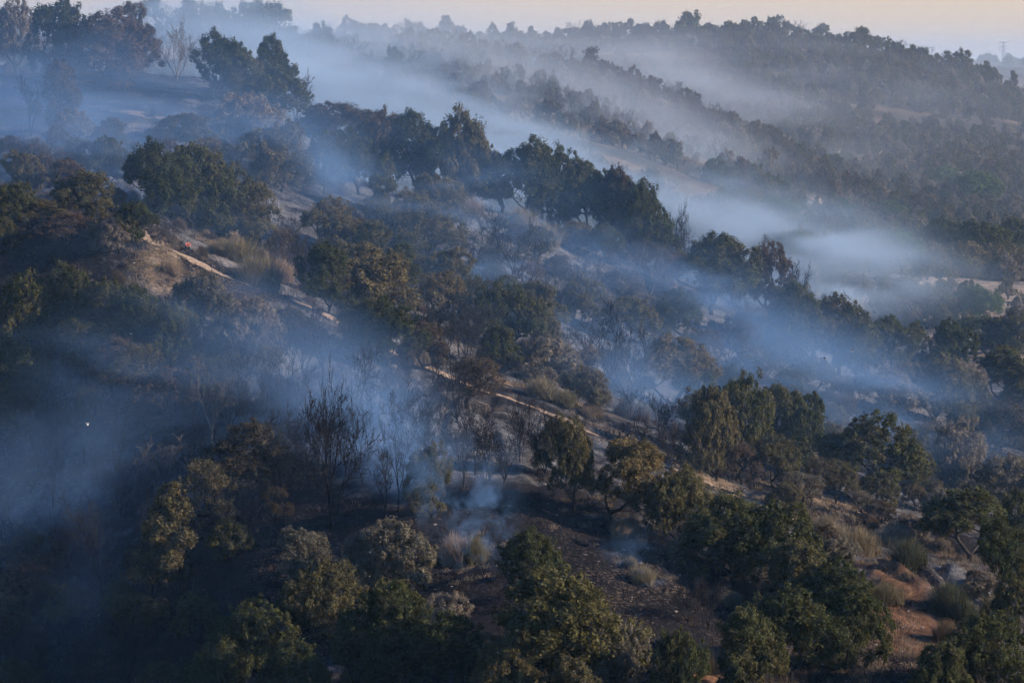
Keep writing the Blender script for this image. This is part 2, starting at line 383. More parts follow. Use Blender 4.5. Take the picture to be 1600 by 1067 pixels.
# ------------------------------------------------------------------ plant builders
def unit(v): return v / (np.linalg.norm(v) + 1e-9)
class Tubes:
    def __init__(s): s.V = []; s.F = []; s.n = 0
    def add(s, pts, rad, sides=4):
        pts = np.asarray(pts, float); rad = np.asarray(rad, float); m = len(pts)
        tang = np.gradient(pts, axis=0); tang /= np.linalg.norm(tang, axis=1)[:, None] + 1e-9
        ref = np.where(np.abs(tang[:, 2:3]) > 0.9, np.array([[1.0, 0, 0]]), np.array([[0, 0, 1.0]]))
        a = np.cross(tang, ref); a /= np.linalg.norm(a, axis=1)[:, None] + 1e-9
        b = np.cross(tang, a); ang = np.arange(sides) * 2 * math.pi / sides
        ring = pts[:, None, :] + rad[:, None, None] * (np.cos(ang)[None, :, None] * a[:, None, :] + np.sin(ang)[None, :, None] * b[:, None, :])
        s.V.append(ring.reshape(-1, 3))
        i = np.arange(m - 1)[:, None] * sides; j = np.arange(sides)[None, :]; j2 = (j + 1) % sides
        s.F.append((np.stack([i + j, i + j2, i + sides + j2, i + sides + j], -1).reshape(-1, 4)) + s.n)
        s.n += m * sides
    def arrays(s): return np.concatenate(s.V), np.concatenate(s.F)

def leaves(centers, radii, per, size, R, tone_c=None, squash=1.25, up=0.3, elong=1.6):
    """leaf-sized quads scattered through puffs round the twig ends"""
    n = len(centers) * per
    c = np.repeat(centers, per, 0); r = np.repeat(radii, per)
    d = R.normal(size=(n, 3)); d /= np.linalg.norm(d, axis=1)[:, None]
    q = d * (R.random(n) ** 0.45 * r)[:, None]; q[:, 2] *= squash
    p = c + q
    nrm = d + R.normal(size=(n, 3)) * 0.55; nrm[:, 2] += up; nrm /= np.linalg.norm(nrm, axis=1)[:, None]
    t = np.cross(nrm, R.normal(size=(n, 3))); t /= np.linalg.norm(t, axis=1)[:, None]
    b = np.cross(nrm, t); s = size * (0.6 + 0.8 * R.random(n))[:, None]
    t = t * s * elong / 2; b = b * s / 2
    V = np.stack([p - t, p - b * 0.9, p + t, p + b * 0.9], 1).reshape(-1, 3)
    F = np.arange(n * 4).reshape(n, 4)
    tc_ = np.repeat(tone_c if tone_c is not None else R.random(len(centers)), per)
    tone = np.clip(0.55 * tc_ + 0.45 * R.random(n), 0, 1)
    return V, F, np.repeat(tone, 4)

def grow(points, R, trunk_h, lean=(0, 0), r0=0.24, sides=5):
    """branch network from the root to every puff centre; returns tubes"""
    root = np.array([[0, 0, -0.5], [lean[0] * .3, lean[1] * .3, trunk_h * .5], [lean[0], lean[1], trunk_h]], float)
    nodes = [root[0], root[1], root[2]]; par = [-1, 0, 1]; plen = [0, trunk_h * .5, trunk_h]
    order = np.argsort(np.linalg.norm(points - root[2], axis=1))
    for o in order:
        p = points[o]; A = np.array(nodes); dist = np.linalg.norm(A - p, axis=1)
        pen = dist + 0.35 * np.array(plen) + 50 * (np.arange(len(A)) < 2) + 2.0 * np.clip(A[:, 2] - p[2], 0, None)
        j = int(np.argmin(pen))
        mid_ = (A[j] + p) / 2 + R.normal(size=3) * 0.08 * dist[j]; mid_[2] -= 0.06 * dist[j]
        nodes.append(mid_); par.append(j); plen.append(plen[j] + dist[j] / 2)
        nodes.append(p); par.append(len(nodes) - 2); plen.append(plen[j] + dist[j])
    n = len(nodes); wgt = np.zeros(n); kids = np.zeros(n)
    for i in range(n - 1, 0, -1):
        if kids[i] == 0: wgt[i] = 1.0
        wgt[par[i]] += wgt[i]; kids[par[i]] += 1
    rad = r0 * (wgt / wgt[0]) ** 0.5
    rad = np.maximum(rad, 0.014)
    T = Tubes(); A = np.array(nodes)
    for i in range(1, n):
        j = par[i]
        sd_ = sides if rad[i] > 0.05 else 3
        T.add([A[j], A[i]], [min(rad[j], rad[i] * 1.35), rad[i]], sd_)
    return T

def oak_shape(seed, H, W, low, nl, per, npt, leafs=0.2, puff=0.5, r0=0.26, lean=0.5, flat=1.0, hollow=0.55):
    """crown lobes over a forked trunk; low = height fraction where the crown begins"""
    R = np.random.default_rng(seed)
    lob = []
    for i in range(nl):
        a = 2 * math.pi * (i + R.random() * 0.8) / nl * (1 if i < nl * .6 else 1.7); rr = (0.30 if i < nl * .6 else 0.14) * W * (0.7 + 0.5 * R.random())
        zc = H * (low + (1 - low) * ((0.10 + 0.52 * R.random()) if i < nl * .6 else (0.55 + 0.22 * R.random())))
        lr = W * (0.10 + 0.17 * R.random() ** 1.3)
        lob.append((rr * math.cos(a), rr * math.sin(a), min(zc, H - lr * 0.85), lr))
    lob.append((W * .05 * R.normal(), W * .05 * R.normal(), H - W * .2, W * .2))
    lob = np.array(lob); pts = []
    while len(pts) < npt:
        q = lob[R.integers(len(lob))]; d = R.normal(size=3); d /= np.linalg.norm(d)
        if d[2] < -0.55: continue
        rad = q[3] * (hollow + (1 - hollow) * R.random() ** 0.4)
        p = q[:3] + d * rad * np.array([1, 1, flat])
        if p[2] < H * low * 0.9: continue
        ins = np.linalg.norm((p - lob[:, :3]), axis=1) < lob[:, 3] * 0.62
        if ins.any() and R.random() < 0.85: continue
        pts.append(p)
    pts = np.array(pts)
    # ragged sprays that break the outline
    ex = R.integers(0, len(pts), max(6, npt // 12)); cen = np.array([0, 0, H * (0.5 + low / 2)])
    out = pts[ex] - cen; out /= np.linalg.norm(out, axis=1)[:, None]; out[:, 2] += 0.35
    pts[ex] += out * (0.25 + 0.55 * R.random(len(ex)))[:, None] * W * 0.08
    tone_c = np.clip(0.5 + 0.25 * R.normal(size=len(pts)), 0, 1)
    puffs = puff * (0.4 + 1.1 * R.random(len(pts)) ** 1.5)
    T = grow(pts, R, H * max(low, 0.12) * 0.55, (R.normal() * lean * .5, R.normal() * lean * .5), r0)
    LV = leaves(pts, puffs, per, leafs, R, tone_c)
    return T.arrays(), LV

def bare_shape(seed, H, nst, spread, sub=7, r0=0.13, twig=1.0, single=0.0):
    """burnt leafless tree: a stool with several arching limbs, each limb its own Tubes"""
    R = np.random.default_rng(seed); limbs = []
    bole = Tubes(); bh = H * (0.07 + 0.25 * single)
    bole.add([(0, 0, -0.5), (0.02 * H * R.normal(), 0, bh * .5), (0, 0, bh)], [r0 * 1.7, r0 * 1.45, r0 * 1.1], 6)
    def curve(p, d, L, bend, nseg):
        pts = [p]; dirs = [d]
        for k in range(nseg):
            d = unit(d + np.array([0, 0, bend]) / nseg + R.normal(size=3) * 0.17); p = p + d * L / nseg; pts.append(p); dirs.append(d)
        return np.array(pts), dirs
    def branch(T, p, d, L, r, lev):
        nseg = 7 if lev == 0 else (4 if lev == 1 else (3 if lev == 2 else 2))
        pts, dirs = curve(p, d, L, 0.5 if lev == 0 else 0.25, nseg)
        rad = r * (1 - 0.8 * np.linspace(0, 1, nseg + 1)); rad = np.maximum(rad, 0.022)
        T.add(pts, rad, 5 if lev == 0 else 3)
        if lev >= 3: return
        cnt = (sub, 6, int(3 * twig))[lev]
        for c in range(cnt):
            t = 0.28 + 0.72 * (c + R.random()) / cnt if lev == 0 else 0.2 + 0.8 * (c + R.random()) / cnt
            i = min(int(t * nseg), nseg - 1); f = t * nseg - i
            q = pts[i] * (1 - f) + pts[i + 1] * f; dd = dirs[i + 1]
            perp = unit(np.cross(dd, R.normal(size=3)))
            ang = math.radians(R.uniform(26, 58))
            nd = unit(dd * math.cos(ang) + perp * math.sin(ang) + np.array([0, 0, 0.12]))
            branch(T, q, nd, L * (0.52 - 0.22 * t) * R.uniform(.7, 1.2) if lev == 0 else L * 0.45 * R.uniform(.6, 1.2), max(r * (1 - .75 * t) * 0.6, 0.018), lev + 1)
    for s_ in range(nst):
        a = 2 * math.pi * (s_ + 0.6 * R.random()) / nst; sp_ = spread * R.uniform(0.35, 1.15)
        d = unit(np.array([math.cos(a) * sp_, math.sin(a) * sp_, 1.0])); T = Tubes()
        branch(T, np.array([0, 0, bh * 0.85]), d, (H - bh) * R.uniform(0.78, 1.05), r0 * R.uniform(.6, 1), 0)
        limbs.append(T)
    return bole, limbs

def broom_shape(seed, H, W, nb, droop=0.4):
    """fan of thin arching stems"""
    R = np.random.default_rng(seed); nseg = 4
    az = R.random(nb) * 2 * math.pi; out = R.random(nb) ** 0.7
    base = np.stack([np.cos(az + R.normal(size=nb)) * out * W * .36, np.sin(az + R.normal(size=nb)) * out * W * .36, np.full(nb, -0.1)], 1)
    h = H * (0.55 + 0.45 * R.random(nb)) * (1 - 0.45 * out ** 2)
    tip = np.stack([np.cos(az) * out * W * .5, np.sin(az) * out * W * .5, h], 1) + R.normal(size=(nb, 3)) * 0.13 * H
    V = []; tone = []
    side = np.stack([-np.sin(az + R.normal(size=nb)), np.cos(az + R.normal(size=nb)), 0 * az], 1)
    wd = 0.014 + 0.022 * R.random(nb)
    for k in range(nseg + 1):
        t = k / nseg; p = base * (1 - t) + tip * t; p = p + np.array([0, 0, 1]) * (droop * H * t * (1 - t))
        w_ = (wd * (1 - 0.8 * t))[:, None]
        V.append(p - side * w_); V.append(p + side * w_)
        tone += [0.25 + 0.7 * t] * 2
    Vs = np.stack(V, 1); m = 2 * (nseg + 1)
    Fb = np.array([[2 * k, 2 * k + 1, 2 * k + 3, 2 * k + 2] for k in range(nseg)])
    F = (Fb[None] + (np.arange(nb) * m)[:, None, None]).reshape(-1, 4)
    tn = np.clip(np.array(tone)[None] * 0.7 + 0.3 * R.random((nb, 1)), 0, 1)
    return Vs.reshape(-1, 3), F, tn.ravel()

def norm_dims(V):
    lo, hi = V.min(0), V.max(0)
    return (np.percentile(V[:, 0], 99) - np.percentile(V[:, 0], 1)), np.percentile(V[:, 2], 99.7)

PROTO = {}
def leafy_proto(key, seed, **kw):
    (tv, tf), (lv, lf, lt) = oak_shape(seed, **kw)
    tm = mesh_np('trunk', tv, tf, [M['bark']], smooth=True); lm = mesh_np('crown', lv, lf, [M['G']], tone=lt)
    w_, h_ = norm_dims(lv); PROTO[key] = ('leafy', tm, lm, w_, h_)
T_ = dict(H=9, W=8.2)
for i in range(6): leafy_proto(('T', i), 100 + i, H=9, W=8.4, low=0.20, nl=13 + i, per=85, npt=430, leafs=0.125, puff=0.42, lean=0.35, r0=0.2)
for i in range(6): leafy_proto(('B', i), 200 + i, H=7, W=8.0, low=0.06, nl=12 + i, per=85, npt=460, leafs=0.125, puff=0.42, lean=0.3, r0=0.18)
for i in range(3): leafy_proto(('N', i), 300 + i, H=9, W=5.6, low=0.12, nl=11, per=85, npt=330, leafs=0.12, puff=0.40, lean=0.3, flat=1.3, r0=0.2)
for i in range(3): leafy_proto(('S', i), 400 + i, H=9, W=7.5, low=0.25, nl=10, per=36, npt=300, leafs=0.11, puff=0.5, lean=0.8)      # thin scorched crown
for i in range(2): leafy_proto(('P', i), 500 + i, H=8, W=8.5, low=0.38, nl=12, per=90, npt=320, leafs=0.14, puff=0.42, lean=0.2, r0=0.25)
def bare_proto(key, seed, pale=False, **kw):
    bole, limbs = bare_shape(seed, **kw)
    ms = [mesh_np('trunk', *bole.arrays(), [M['char']], smooth=True)] + [mesh_np('limb', *t.arrays(), [M['char']], smooth=True) for t in limbs]
    allv = np.concatenate([np.concatenate(t.V) for t in limbs]); w_, h_ = norm_dims(allv)
    PROTO[key] = ('bare', ms, None, w_, h_)
for i in range(4): bare_proto(('V', i), 600 + i, H=9, nst=5, spread=0.72, sub=9, twig=1.4)             # wide vase
for i in range(4): bare_proto(('H', i), 700 + i, H=10, nst=3, spread=0.38, sub=10, single=0.7, r0=0.16) # tall, few limbs
def broom_proto(key, seed, **kw):
    v, f, t = broom_shape(seed, **kw); w_, h_ = norm_dims(v)
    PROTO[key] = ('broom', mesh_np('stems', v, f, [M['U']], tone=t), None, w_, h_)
for i in range(3): broom_proto(('U', i), 800 + i, H=2.4, W=3.2, nb=1900)
for i in range(2): broom_proto(('D', i), 820 + i, H=1.5, W=2.2, nb=900, droop=0.7)
def far_proto(key, seed, **kw):
    (tv, tf), (lv, lf, lt) = oak_shape(seed, **kw)
    V_ = np.concatenate([tv, lv]); F_ = np.concatenate([tf, lf + len(tv)])
    me = mesh_np('far_tree', V_, F_, [M['bark'], M['G']], tone=np.concatenate([np.zeros(len(tv)), lt]), midx=np.concatenate([np.zeros(len(tf)), np.ones(len(lf))]))
    w_, h_ = norm_dims(lv); PROTO[key] = ('far', me, None, w_, h_)
for i in range(4): far_proto(('F', i), 900 + i, H=8, W=8, low=0.10, nl=9 + i, per=46, npt=110, leafs=0.30, puff=0.72)
for i in range(2): far_proto(('FN', i), 920 + i, H=9, W=5, low=0.12, nl=7, per=46, npt=70, leafs=0.30, puff=0.65)
for i in range(3):
    bole, limbs = bare_shape(940 + i, 9, 4, 0.45, sub=6, r0=0.14, twig=0.7)
    for t in limbs: bole.V += t.V; bole.F += [f + bole.n for f in t.F]; bole.n += t.n
    v, f = bole.arrays(); w_, h_ = norm_dims(v); PROTO[('FB', i)] = ('far', mesh_np('far_bare_tree', v, f, [M['char']]), None, w_, h_)

prand = random.Random(11)
def recolour(o, mats):
    for s_, mm in zip(o.material_slots, mats):
        if mm is not None: s_.link = 'OBJECT'; s_.material = mm
CNT = {}
def plant(form, col, px, top, base, wpx, label, name, cat, group, dmin=262, dmax=6000, bark=None, at=None, tilt=None):
    """stand one plant with its foot where the photograph shows it, at the size seen there"""
    x, d, z = at if at else hit(px, base, dmin, dmax)
    foot = HOR - z / (d * K)
    h = max(foot - top, 0.6 * (base - top)) * K * d; w_ = wpx * K * d
    if at: h, w_ = top, wpx
    keys = [k for k in PROTO if k[0] == form]; CNT[form] = CNT.get(form, prand.randrange(9)) + 1
    kind, a, b, pw, ph = PROTO[keys[CNT[form] % len(keys)]]
    if kind == 'leafy': w_ *= 1.22; h *= 1.05
    sxy = w_ / pw; szz = h / ph
    sxy = max(sxy, szz / 1.5) if kind == 'leafy' else sxy
    sy_ = max(0.7 * sxy, min(sxy, szz * 1.3))
    rot = prand.random() * 6.28
    root = bpy.data.objects.new(name, None) if kind != 'far' else bpy.data.objects.new(name, a)
    root.empty_display_size = 0.5
    COL.objects.link(root)
    root.location = (x, d, z - 0.05)
    tl = tilt if tilt else (prand.gauss(0, 0.05), prand.gauss(0, 0.05))
    root.rotation_euler = (Matrix.Rotation(tl[1], 3, 'Y') @ Matrix.Rotation(tl[0], 3, 'X') @ Matrix.Rotation(rot, 3, 'Z')).to_euler(); root.scale = (sxy, sxy, szz)
    tag(root, label, cat, group)
    if kind == 'leafy':
        t = link('trunk', a, root); c = link('crown', b, root); recolour(c, [M[col]])
        if bark: recolour(t, [M[bark]])
    elif kind == 'bare':
        for q, me in enumerate(a):
            o = link('trunk' if q == 0 else 'limb', me, root)
            if bark: recolour(o, [M[bark]])
    elif kind == 'broom':
        o = link('stems', a, root); recolour(o, [M[col]])
    else:
        if len(root.material_slots) == 2: recolour(root, [None, M[col]])
        elif bark: recolour(root, [M[bark]])
    return root
# ------------------------------------------------------------------ the trees and bushes one by one
# form, colour, centre column, top row, foot row, width, label
OAKN = {'T': ('oak_tree', 'tree'), 'B': ('bushy_oak_tree', 'tree'), 'N': ('narrow_oak_tree', 'tree'), 'S': ('scorched_tree', 'tree'),
        'P': ('umbrella_pine', 'pine tree'), 'V': ('bare_tree', 'tree'), 'H': ('bare_tree', 'tree'), 'U': ('broom_bush', 'bush'), 'D': ('dry_grass_tuft', 'grass tuft')}
GRP = {'T': 'evergreen oaks on the burnt hillside', 'B': 'evergreen oaks on the burnt hillside', 'N': 'evergreen oaks on the burnt hillside', 'S': 'scorched trees with thin leaves',
       'P': 'round green pines in the valley', 'V': 'bare burnt trees', 'H': 'bare burnt trees', 'U': 'dry broom bushes', 'D': 'dry grass tufts'}
TREES = [
 # top left knoll
 ('T','G',95,8,140,88,'dark crowned oak at the left of the big pair on the top left knoll'),
 ('T','R',170,22,142,120,'large brown scorched oak, wider of the pair on the top left knoll'),
 ('N','R',208,10,125,55,'dark treetop rising behind the large brown scorched oak on the knoll'),
 ('T','Y',25,2,62,66,'pale hazy tree in the extreme top left corner'),
 ('N','R',85,100,215,62,'brown hazy columnar tree below the big oak pair'),
 ('V','R',48,115,215,60,'hazy bare tree at the left edge below the big oak pair'),
 ('B','R',200,88,145,70,'brown bushy crown drooping to the bare track on the knoll'),
 ('V','R',277,28,128,62,'pale bare many-stemmed tree standing on the knoll skyline'),
 ('B','G',338,54,150,82,'round dark oak, left lobe of the clump right of the knoll'),
 ('T','G',414,60,158,58,'round dark oak behind the clump right of the knoll'),
 ('B','G',424,98,180,80,'dark oak spreading at the lower right of the knoll clump'),
 ('B','G',385,88,170,72,'dark oak in the middle of the knoll clump'),
 ('B','Y',373,150,236,86,'round ash-grey bushy tree below the knoll clump'),
 ('B','O',298,180,232,92,'hazy green bush on the slope above the largest left oak'),
 ('B','O',168,218,290,78,'hazy grey green bush beside the pale track'),
 ('B','G',235,228,345,100,'largest dark green oak at left, above the footpath fork'),
 ('B','G',300,232,358,110,'broad green oak adjoining the largest left oak'),
 ('B','O',352,262,372,90,'olive oak stepping down right of the largest left oak'),
 ('B','O',402,290,392,80,'olive bushy oak above the pale golden broom'),
 ('B','Y',335,218,275,70,'ash-topped bush peeping over the broad green oak'),
 ('B','O',440,196,300,108,'big hazy olive tree on the middle of the left slope'),
 ('T','R',530,165,235,130,'wide rust-brown crown high behind the dark ridge oaks'),
 ('B','R',590,178,235,70,'rust-brown bush right of the wide rust-brown crown'),
 ('V','R',462,108,190,46,'white stemmed bare tree between knoll clump and rust crown'),
 ('B','G',508,105,165,66,'faint green crown veiled in smoke behind the white stemmed tree'),
 ('V','R',60,330,388,60,'small bare shrub on the left bank'),
 ('T','O',505,312,402,84,'hazy grey green tree with slender trunk left of the centre clump'),
 ('H','R',462,352,442,26,'single pale trunk standing in smoke beside the golden broom'),
 ('B','G',20,288,352,70,'dark green bush at the left edge above the red bank'),
 ('B','R',110,335,378,90,'brown scrubby bush on top of the red bank'),
 ('B','O',65,312,350,60,'low olive bush between left edge and brown scrub'),
 ('T','G',216,318,393,62,'small dark oak with several stems at the head of the footpath'),
 # ridge row
 ('T','G',560,206,305,72,'tall dark oak at the left end of the ridge row'),
 ('T','G',507,208,300,60,'dark round oak just left of the ridge row'),
 ('N','G',606,246,352,44,'slim dark oak with curving trunk in front of the ridge row'),
 ('T','G',652,180,282,92,'high dark oak with two visible trunks on the ridge row'),
 ('T','G',690,200,285,60,'oak pressed against the right of the high two-trunk oak'),
 ('T','G',738,208,322,66,'dark pointed oak in the middle of the ridge row'),
 ('T','G',785,245,332,92,'spreading oak with bare trunk below, right of the pointed oak'),
 ('B','O',680,276,360,96,'olive oak with lit top below the two-trunk oak'),
 ('B','O',640,300,372,70,'olive bushy oak lower left of the lit olive oak'),
 ('T','G',820,222,318,92,'dark oak behind the spreading oak on the ridge row'),
 ('T','G',872,236,332,80,'oak in the row descending right, first after the gap'),
 ('T','G',918,256,345,72,'oak in the row descending right, second after the gap'),
 ('T','G',955,272,352,66,'oak in the row descending right, third after the gap'),
 ('T','R',985,290,362,58,'browned oak at the lower right end of the ridge row'),
 ('N','R',1002,293,366,34,'thin upright oak closing the ridge row at right'),
 ('B','O',700,172,205,30,'small hazy treetop behind the ridge row'),
 ('B','O',722,178,212,34,'small hazy round crown right of the hazy treetop'),
 ('H','R',562,96,170,56,'bare branching tree outlined against bright smoke, right of two'),
 ('H','R',534,100,168,44,'bare branching tree outlined against bright smoke, left of two'),
 ('V','R',652,155,200,50,'small bare tree in the smoke behind the ridge row'),
 ('U','U',735,305,338,44,'golden dry bush under the spreading ridge oak'),
 ('U','U',812,322,362,60,'pale golden bush in the hollow below the ridge row'),
 ('U','D',845,345,385,64,'pale straw bush lowest in the hollow below the ridge row'),
 ('N','Y',870,305,352,40,'tan withered round bush at the foot of the ridge row'),
 ('V','R',1045,322,378,62,'bare tree standing just past the end of the ridge row'),
 ('B','R',820,352,384,56,'brown bush low in the hollow'),
 # centre slope
 ('T','G',514,386,492,78,'dark green oak at the left of the centre clump'),
 ('B','A',566,386,475,76,'green oak at the top of the centre clump'),
 ('B','A',596,400,510,128,'broad olive brown oak in the middle of the centre clump'),
 ('N','G',626,384,470,54,'dark oak rising behind the olive brown oak'),
 ('T','G',606,468,574,106,'dark oak on a visible trunk standing right above the footpath'),
 ('B','G',550,470,545,70,'dark bushy oak left of the visible-trunk oak'),
 ('B','O',686,428,512,74,'hazy olive tree right of the centre clump'),
 ('B','O',704,392,468,86,'paler hazy tree behind the hazy olive tree'),
 ('B','O',672,322,402,88,'large soft hazy tree above the centre clump'),
 ('T','G',790,447,552,104,'dark oak with rusty fringe in the middle of the slope'),
 ('B','G',788,512,582,56,'round dark oak with a forked trunk above the footpath'),
 ('B','O',838,470,560,60,'olive crown leaning on the rusty-fringed dark oak'),
 ('V','R',805,338,448,88,'tall delicate bare tree in bright smoke'),
 ('H','R',872,430,505,36,'thin dark bare tree right of the rusty-fringed oak'),
 ('B','O',908,432,510,60,'hazy olive crown beside the thin dark bare tree'),
 ('T','G',948,352,412,50,'green puff of leaves on a tall stem, left of the puff pair'),
 ('V','P_',1012,378,474,74,'pale many-stemmed bare tree between the two green puffs'),
 ('N','G',1030,348,420,54,'green puff of leaves on a tall stem, right of the puff pair'),
 ('V','R',905,398,470,70,'fine bare tree fading into smoke below the hollow'),
 ('V','R',982,468,642,104,'largest fan-shaped bare tree, brown topped'),
 ('B','O',984,466,540,92,'brown hazy leaf crown clinging to the top of the fan-shaped tree'),
 ('N','O',956,545,622,42,'small green narrow tree at the foot of the fan-shaped tree'),
 ('B','Y',912,574,645,72,'brown grey bush beside the footpath'),
 ('T','O',1052,530,645,108,'green oak with lit top right of the fan-shaped tree'),
 ('T','G',1070,455,535,84,'dark green oak above the green oak with lit top'),
 ('U','U',880,606,636,46,'golden bush on the upper side of the footpath'),
 ('U','D',845,586,622,50,'straw coloured bush where smoke meets the footpath'),
 ('U','D',920,628,652,44,'pale low bush below the brown grey bush'),
 ('U','U',1000,625,655,36,'tan shrub in the gap right of the fan-shaped tree'),
 ('V','R',714,540,662,92,'charred dense bare tree just below the footpath'),
 ('S','R',730,560,640,90,'scorched crown with dark dead leaves over the charred dense tree'),
 ('H','R',556,530,682,48,'tall narrow bare tree below the dark visible-trunk oak'),
 ('V','R',636,590,716,84,'vase-shaped bare tree in the middle of the grey slope'),
 ('H','R',697,618,702,34,'small forked bare tree on the grey slope'),
 ('H','R',765,650,752,42,'bare tree with leaning foot near the dark bank', (0.0, -0.15)),
 ('V','R',812,620,722,60,'bare tree in the thicket below the footpath, left one'),
 ('V','R',852,622,745,70,'bare tree in the thicket below the footpath, middle one'),
 ('V','R',884,660,752,52,'bare tree in the thicket below the footpath, right one'),
 ('V','R',1002,640,735,80,'bare bushy tree below the lower footpath'),
 ('V','R',1048,655,752,44,'narrow bare tree right of the bare bushy tree'),
 ('H','R',505,470,602,64,'charred bare tree with black twigs left of the footpath bend'),
 ('B','R',448,482,556,58,'small dark brown oak above the left bare trees'),
 ('B','R',660,505,575,60,'brown withered bush on the footpath edge'),
 ('U','D',650,515,570,50,'pale withered shrub behind the footpath edge'),
 # right slope
 ('T','G',1112,372,492,118,'broad oak on branching trunks above the smoky gap'),
 ('T','G',1145,382,470,84,'dark oak joined to the right of the broad oak'),
 ('T','R',1196,382,462,68,'browned oak right of the broad oak, in front of bright smoke'),
 ('V','R',1262,408,470,62,'bare tree against the brightest smoke, left of the field'),
 ('V','R',1310,420,470,54,'bare tree half lost in smoke before the field'),
 ('H','R',1242,405,462,34,'slender bare stem beside the browned oak'),
 ('T','G',1262,448,588,92,'tall oak heading the right-hand oak row'),
 ('T','O',1312,466,590,84,'second oak of the right-hand row, olive topped'),
 ('T','G',1345,480,605,80,'third oak of the right-hand row, with fanned trunks'),
 ('T','G',1392,500,590,76,'fourth oak of the right-hand row'),
 ('N','G',1432,506,580,40,'slim dark crown after the fourth oak of the row'),
 ('H','O',1225,450,522,34,'thin leaning trunk left of the right-hand row'),
 ('N','O',1222,448,500,40,'thin leaf tuft on the leaning trunk left of the row'),
 ('S','R',1166,508,585,44,'small rusty young tree alone on the smoky slope'),
 ('T','O',1460,560,668,92,'open oak with clear dark trunk on the right slope'),
 ('T','O',1505,580,670,70,'olive oak with leaning trunk right of the open oak'),
 ('T','G',1562,546,632,84,'dark oak at the right edge above the brown bushes'),
 ('B','R',1565,630,705,86,'brown bushy oak at the right edge'),
 ('B','Y',1386,580,652,104,'ash-tan bushy tree with bright top'),
 ('B','O',1400,436,512,70,'hazy green oak before the field, left one'),
 ('B','O',1448,448,514,80,'hazy green oak before the field, middle one'),
 ('N','G',1382,434,500,34,'narrow dark treetop in front of the field smoke'),
 ('B','P',1522,450,505,64,'round fresh green tree on the edge of the field'),
 ('B','G',1545,498,560,108,'hazy dark thicket tree at right below the field'),
 ('B','G',1480,505,572,70,'hazy oak left of the dark thicket tree'),
 ('B','O',1585,488,560,70,'hazy oak at the right frame edge below the field'),
 ('B','O',1120,612,752,74,'tall olive oak over the lower footpath'),
 ('B','G',1160,590,738,88,'dark green oak behind the tall olive oak'),
 ('T','G',1075,560,655,60,'dark oak left of the tall olive oak'),
 ('B','G',1130,575,640,60,'small grey green crown above the dark green oak'),
 ('B','G',1215,610,728,86,'left half of the large dark green pair'),
 ('B','G',1262,622,742,88,'right half of the large dark green pair'),
 ('T','G',1365,652,790,128,'massive dark oak right of the large pair'),
 ('B','G',1310,688,752,60,'low dark bush between pair and massive oak'),
 ('B','O',1372,738,798,58,'small olive oak in front of the massive dark oak'),
 ('S','Y',1250,738,792,56,'ash-white scorched sapling on the bare bank'),
 ('S','Y',1348,768,808,40,'pale leafy sapling before the small olive oak'),
 ('B','Y',1492,660,775,78,'grey tree in smoke right of the massive oak'),
 ('B','Y',1580,716,795,76,'grey green tree in smoke at the right edge'),
 ('B','Y',1520,720,785,60,'grey bush between the two grey trees'),
 ('B','O',1430,700,770,50,'hazy bush at the right flank of the massive oak'),
 # near slope
 ('T','A',950,684,815,108,'olive oak on a strongly leaning trunk at the slope edge', (0.0, 0.35)),
 ('T','O',896,662,802,64,'olive oak with thin straight trunk left of the leaning oak'),
 ('T','O',872,652,750,60,'dark fringed oak at the top of the shaded bank'),
 ('B','O',1060,736,858,86,'grey olive oak left of the great green clump'),
 ('B','O',1085,745,805,60,'pale leafy bush on the lower footpath'),
 ('B','G',1140,776,915,130,'left dome of the great green clump'),
 ('B','G',1215,790,925,120,'right dome of the great green clump'),
 ('B','O',1235,852,962,100,'grey-leafed oak under the great green clump'),
 ('B','G',1310,878,985,110,'dark oak above the red gully'),
 ('B','G',1235,925,1060,130,'big shadowed oak at the bottom, left of the red gully'),
 ('B','G',1320,918,1045,100,'dark oak overhanging the red gully'),
 ('B','O',676,700,812,78,'round olive oak wreathed in rising smoke'),
 ('V','R',522,572,828,98,'tall wide bare tree on the left grey slope'),
 ('H','R',515,600,825,70,'bare straight stem grown through the tall wide bare tree'),
 ('H','R',602,700,822,36,'thin bare sapling in the smoke column'),
 ('H','R',622,660,800,30,'bare sapling beside the round olive oak'),
 ('T','G',820,834,962,104,'bright green oak above the brown dome'),
 ('B','A',850,900,1085,190,'huge olive brown dome-shaped tree at bottom centre'),
 ('B','A',795,1000,1110,90,'olive crown at the lower edge, left of the brown dome foot'),
 ('B','O',890,1030,1120,80,'olive crown cut by the lower edge below the brown dome'),
 ('B','Y',960,970,1085,84,'grey-leafed tree at bottom, right of the brown dome'),
 ('B','Y',625,816,935,116,'dusty tan scorched tree at bottom left of centre'),
 ('B','Y',568,836,925,60,'dusty tan side crown left of the tan scorched tree'),
 ('B','O',512,882,1010,100,'dim olive oak below the tan side crown'),
 ('B','G',625,915,1065,124,'dark green oak in front of the tan scorched tree'),
 ('B','G',560,960,1090,110,'shadowed oak left of the front dark green oak'),
 ('T','G',1515,766,880,122,'dark flat-topped oak at lower right'),
 ('B','G',1560,815,925,90,'grey green oak below the flat-topped oak'),
 ('B','G',1592,770,880,70,'dark oak at the right frame edge beside the flat-topped oak'),
 ('B','G',1590,890,1000,80,'black shadowed oak at the lower right edge'),
 ('B','G',1545,962,1085,110,'green oak in the bottom right corner'),
 ('B','G',1480,1005,1100,80,'low dark oak at the bottom, under the red gully'),
 ('B','O',1515,1000,1080,60,'small lit oak in front of the bottom right oak'),
 ('U','V',1484,904,962,60,'grey green broom bush fanned out beside the red gully'),
 ('U','V',1510,930,978,40,'second broom bush right of the fanned one'),
 ('U','U',1345,822,868,60,'yellow broom bush on the brown bank'),
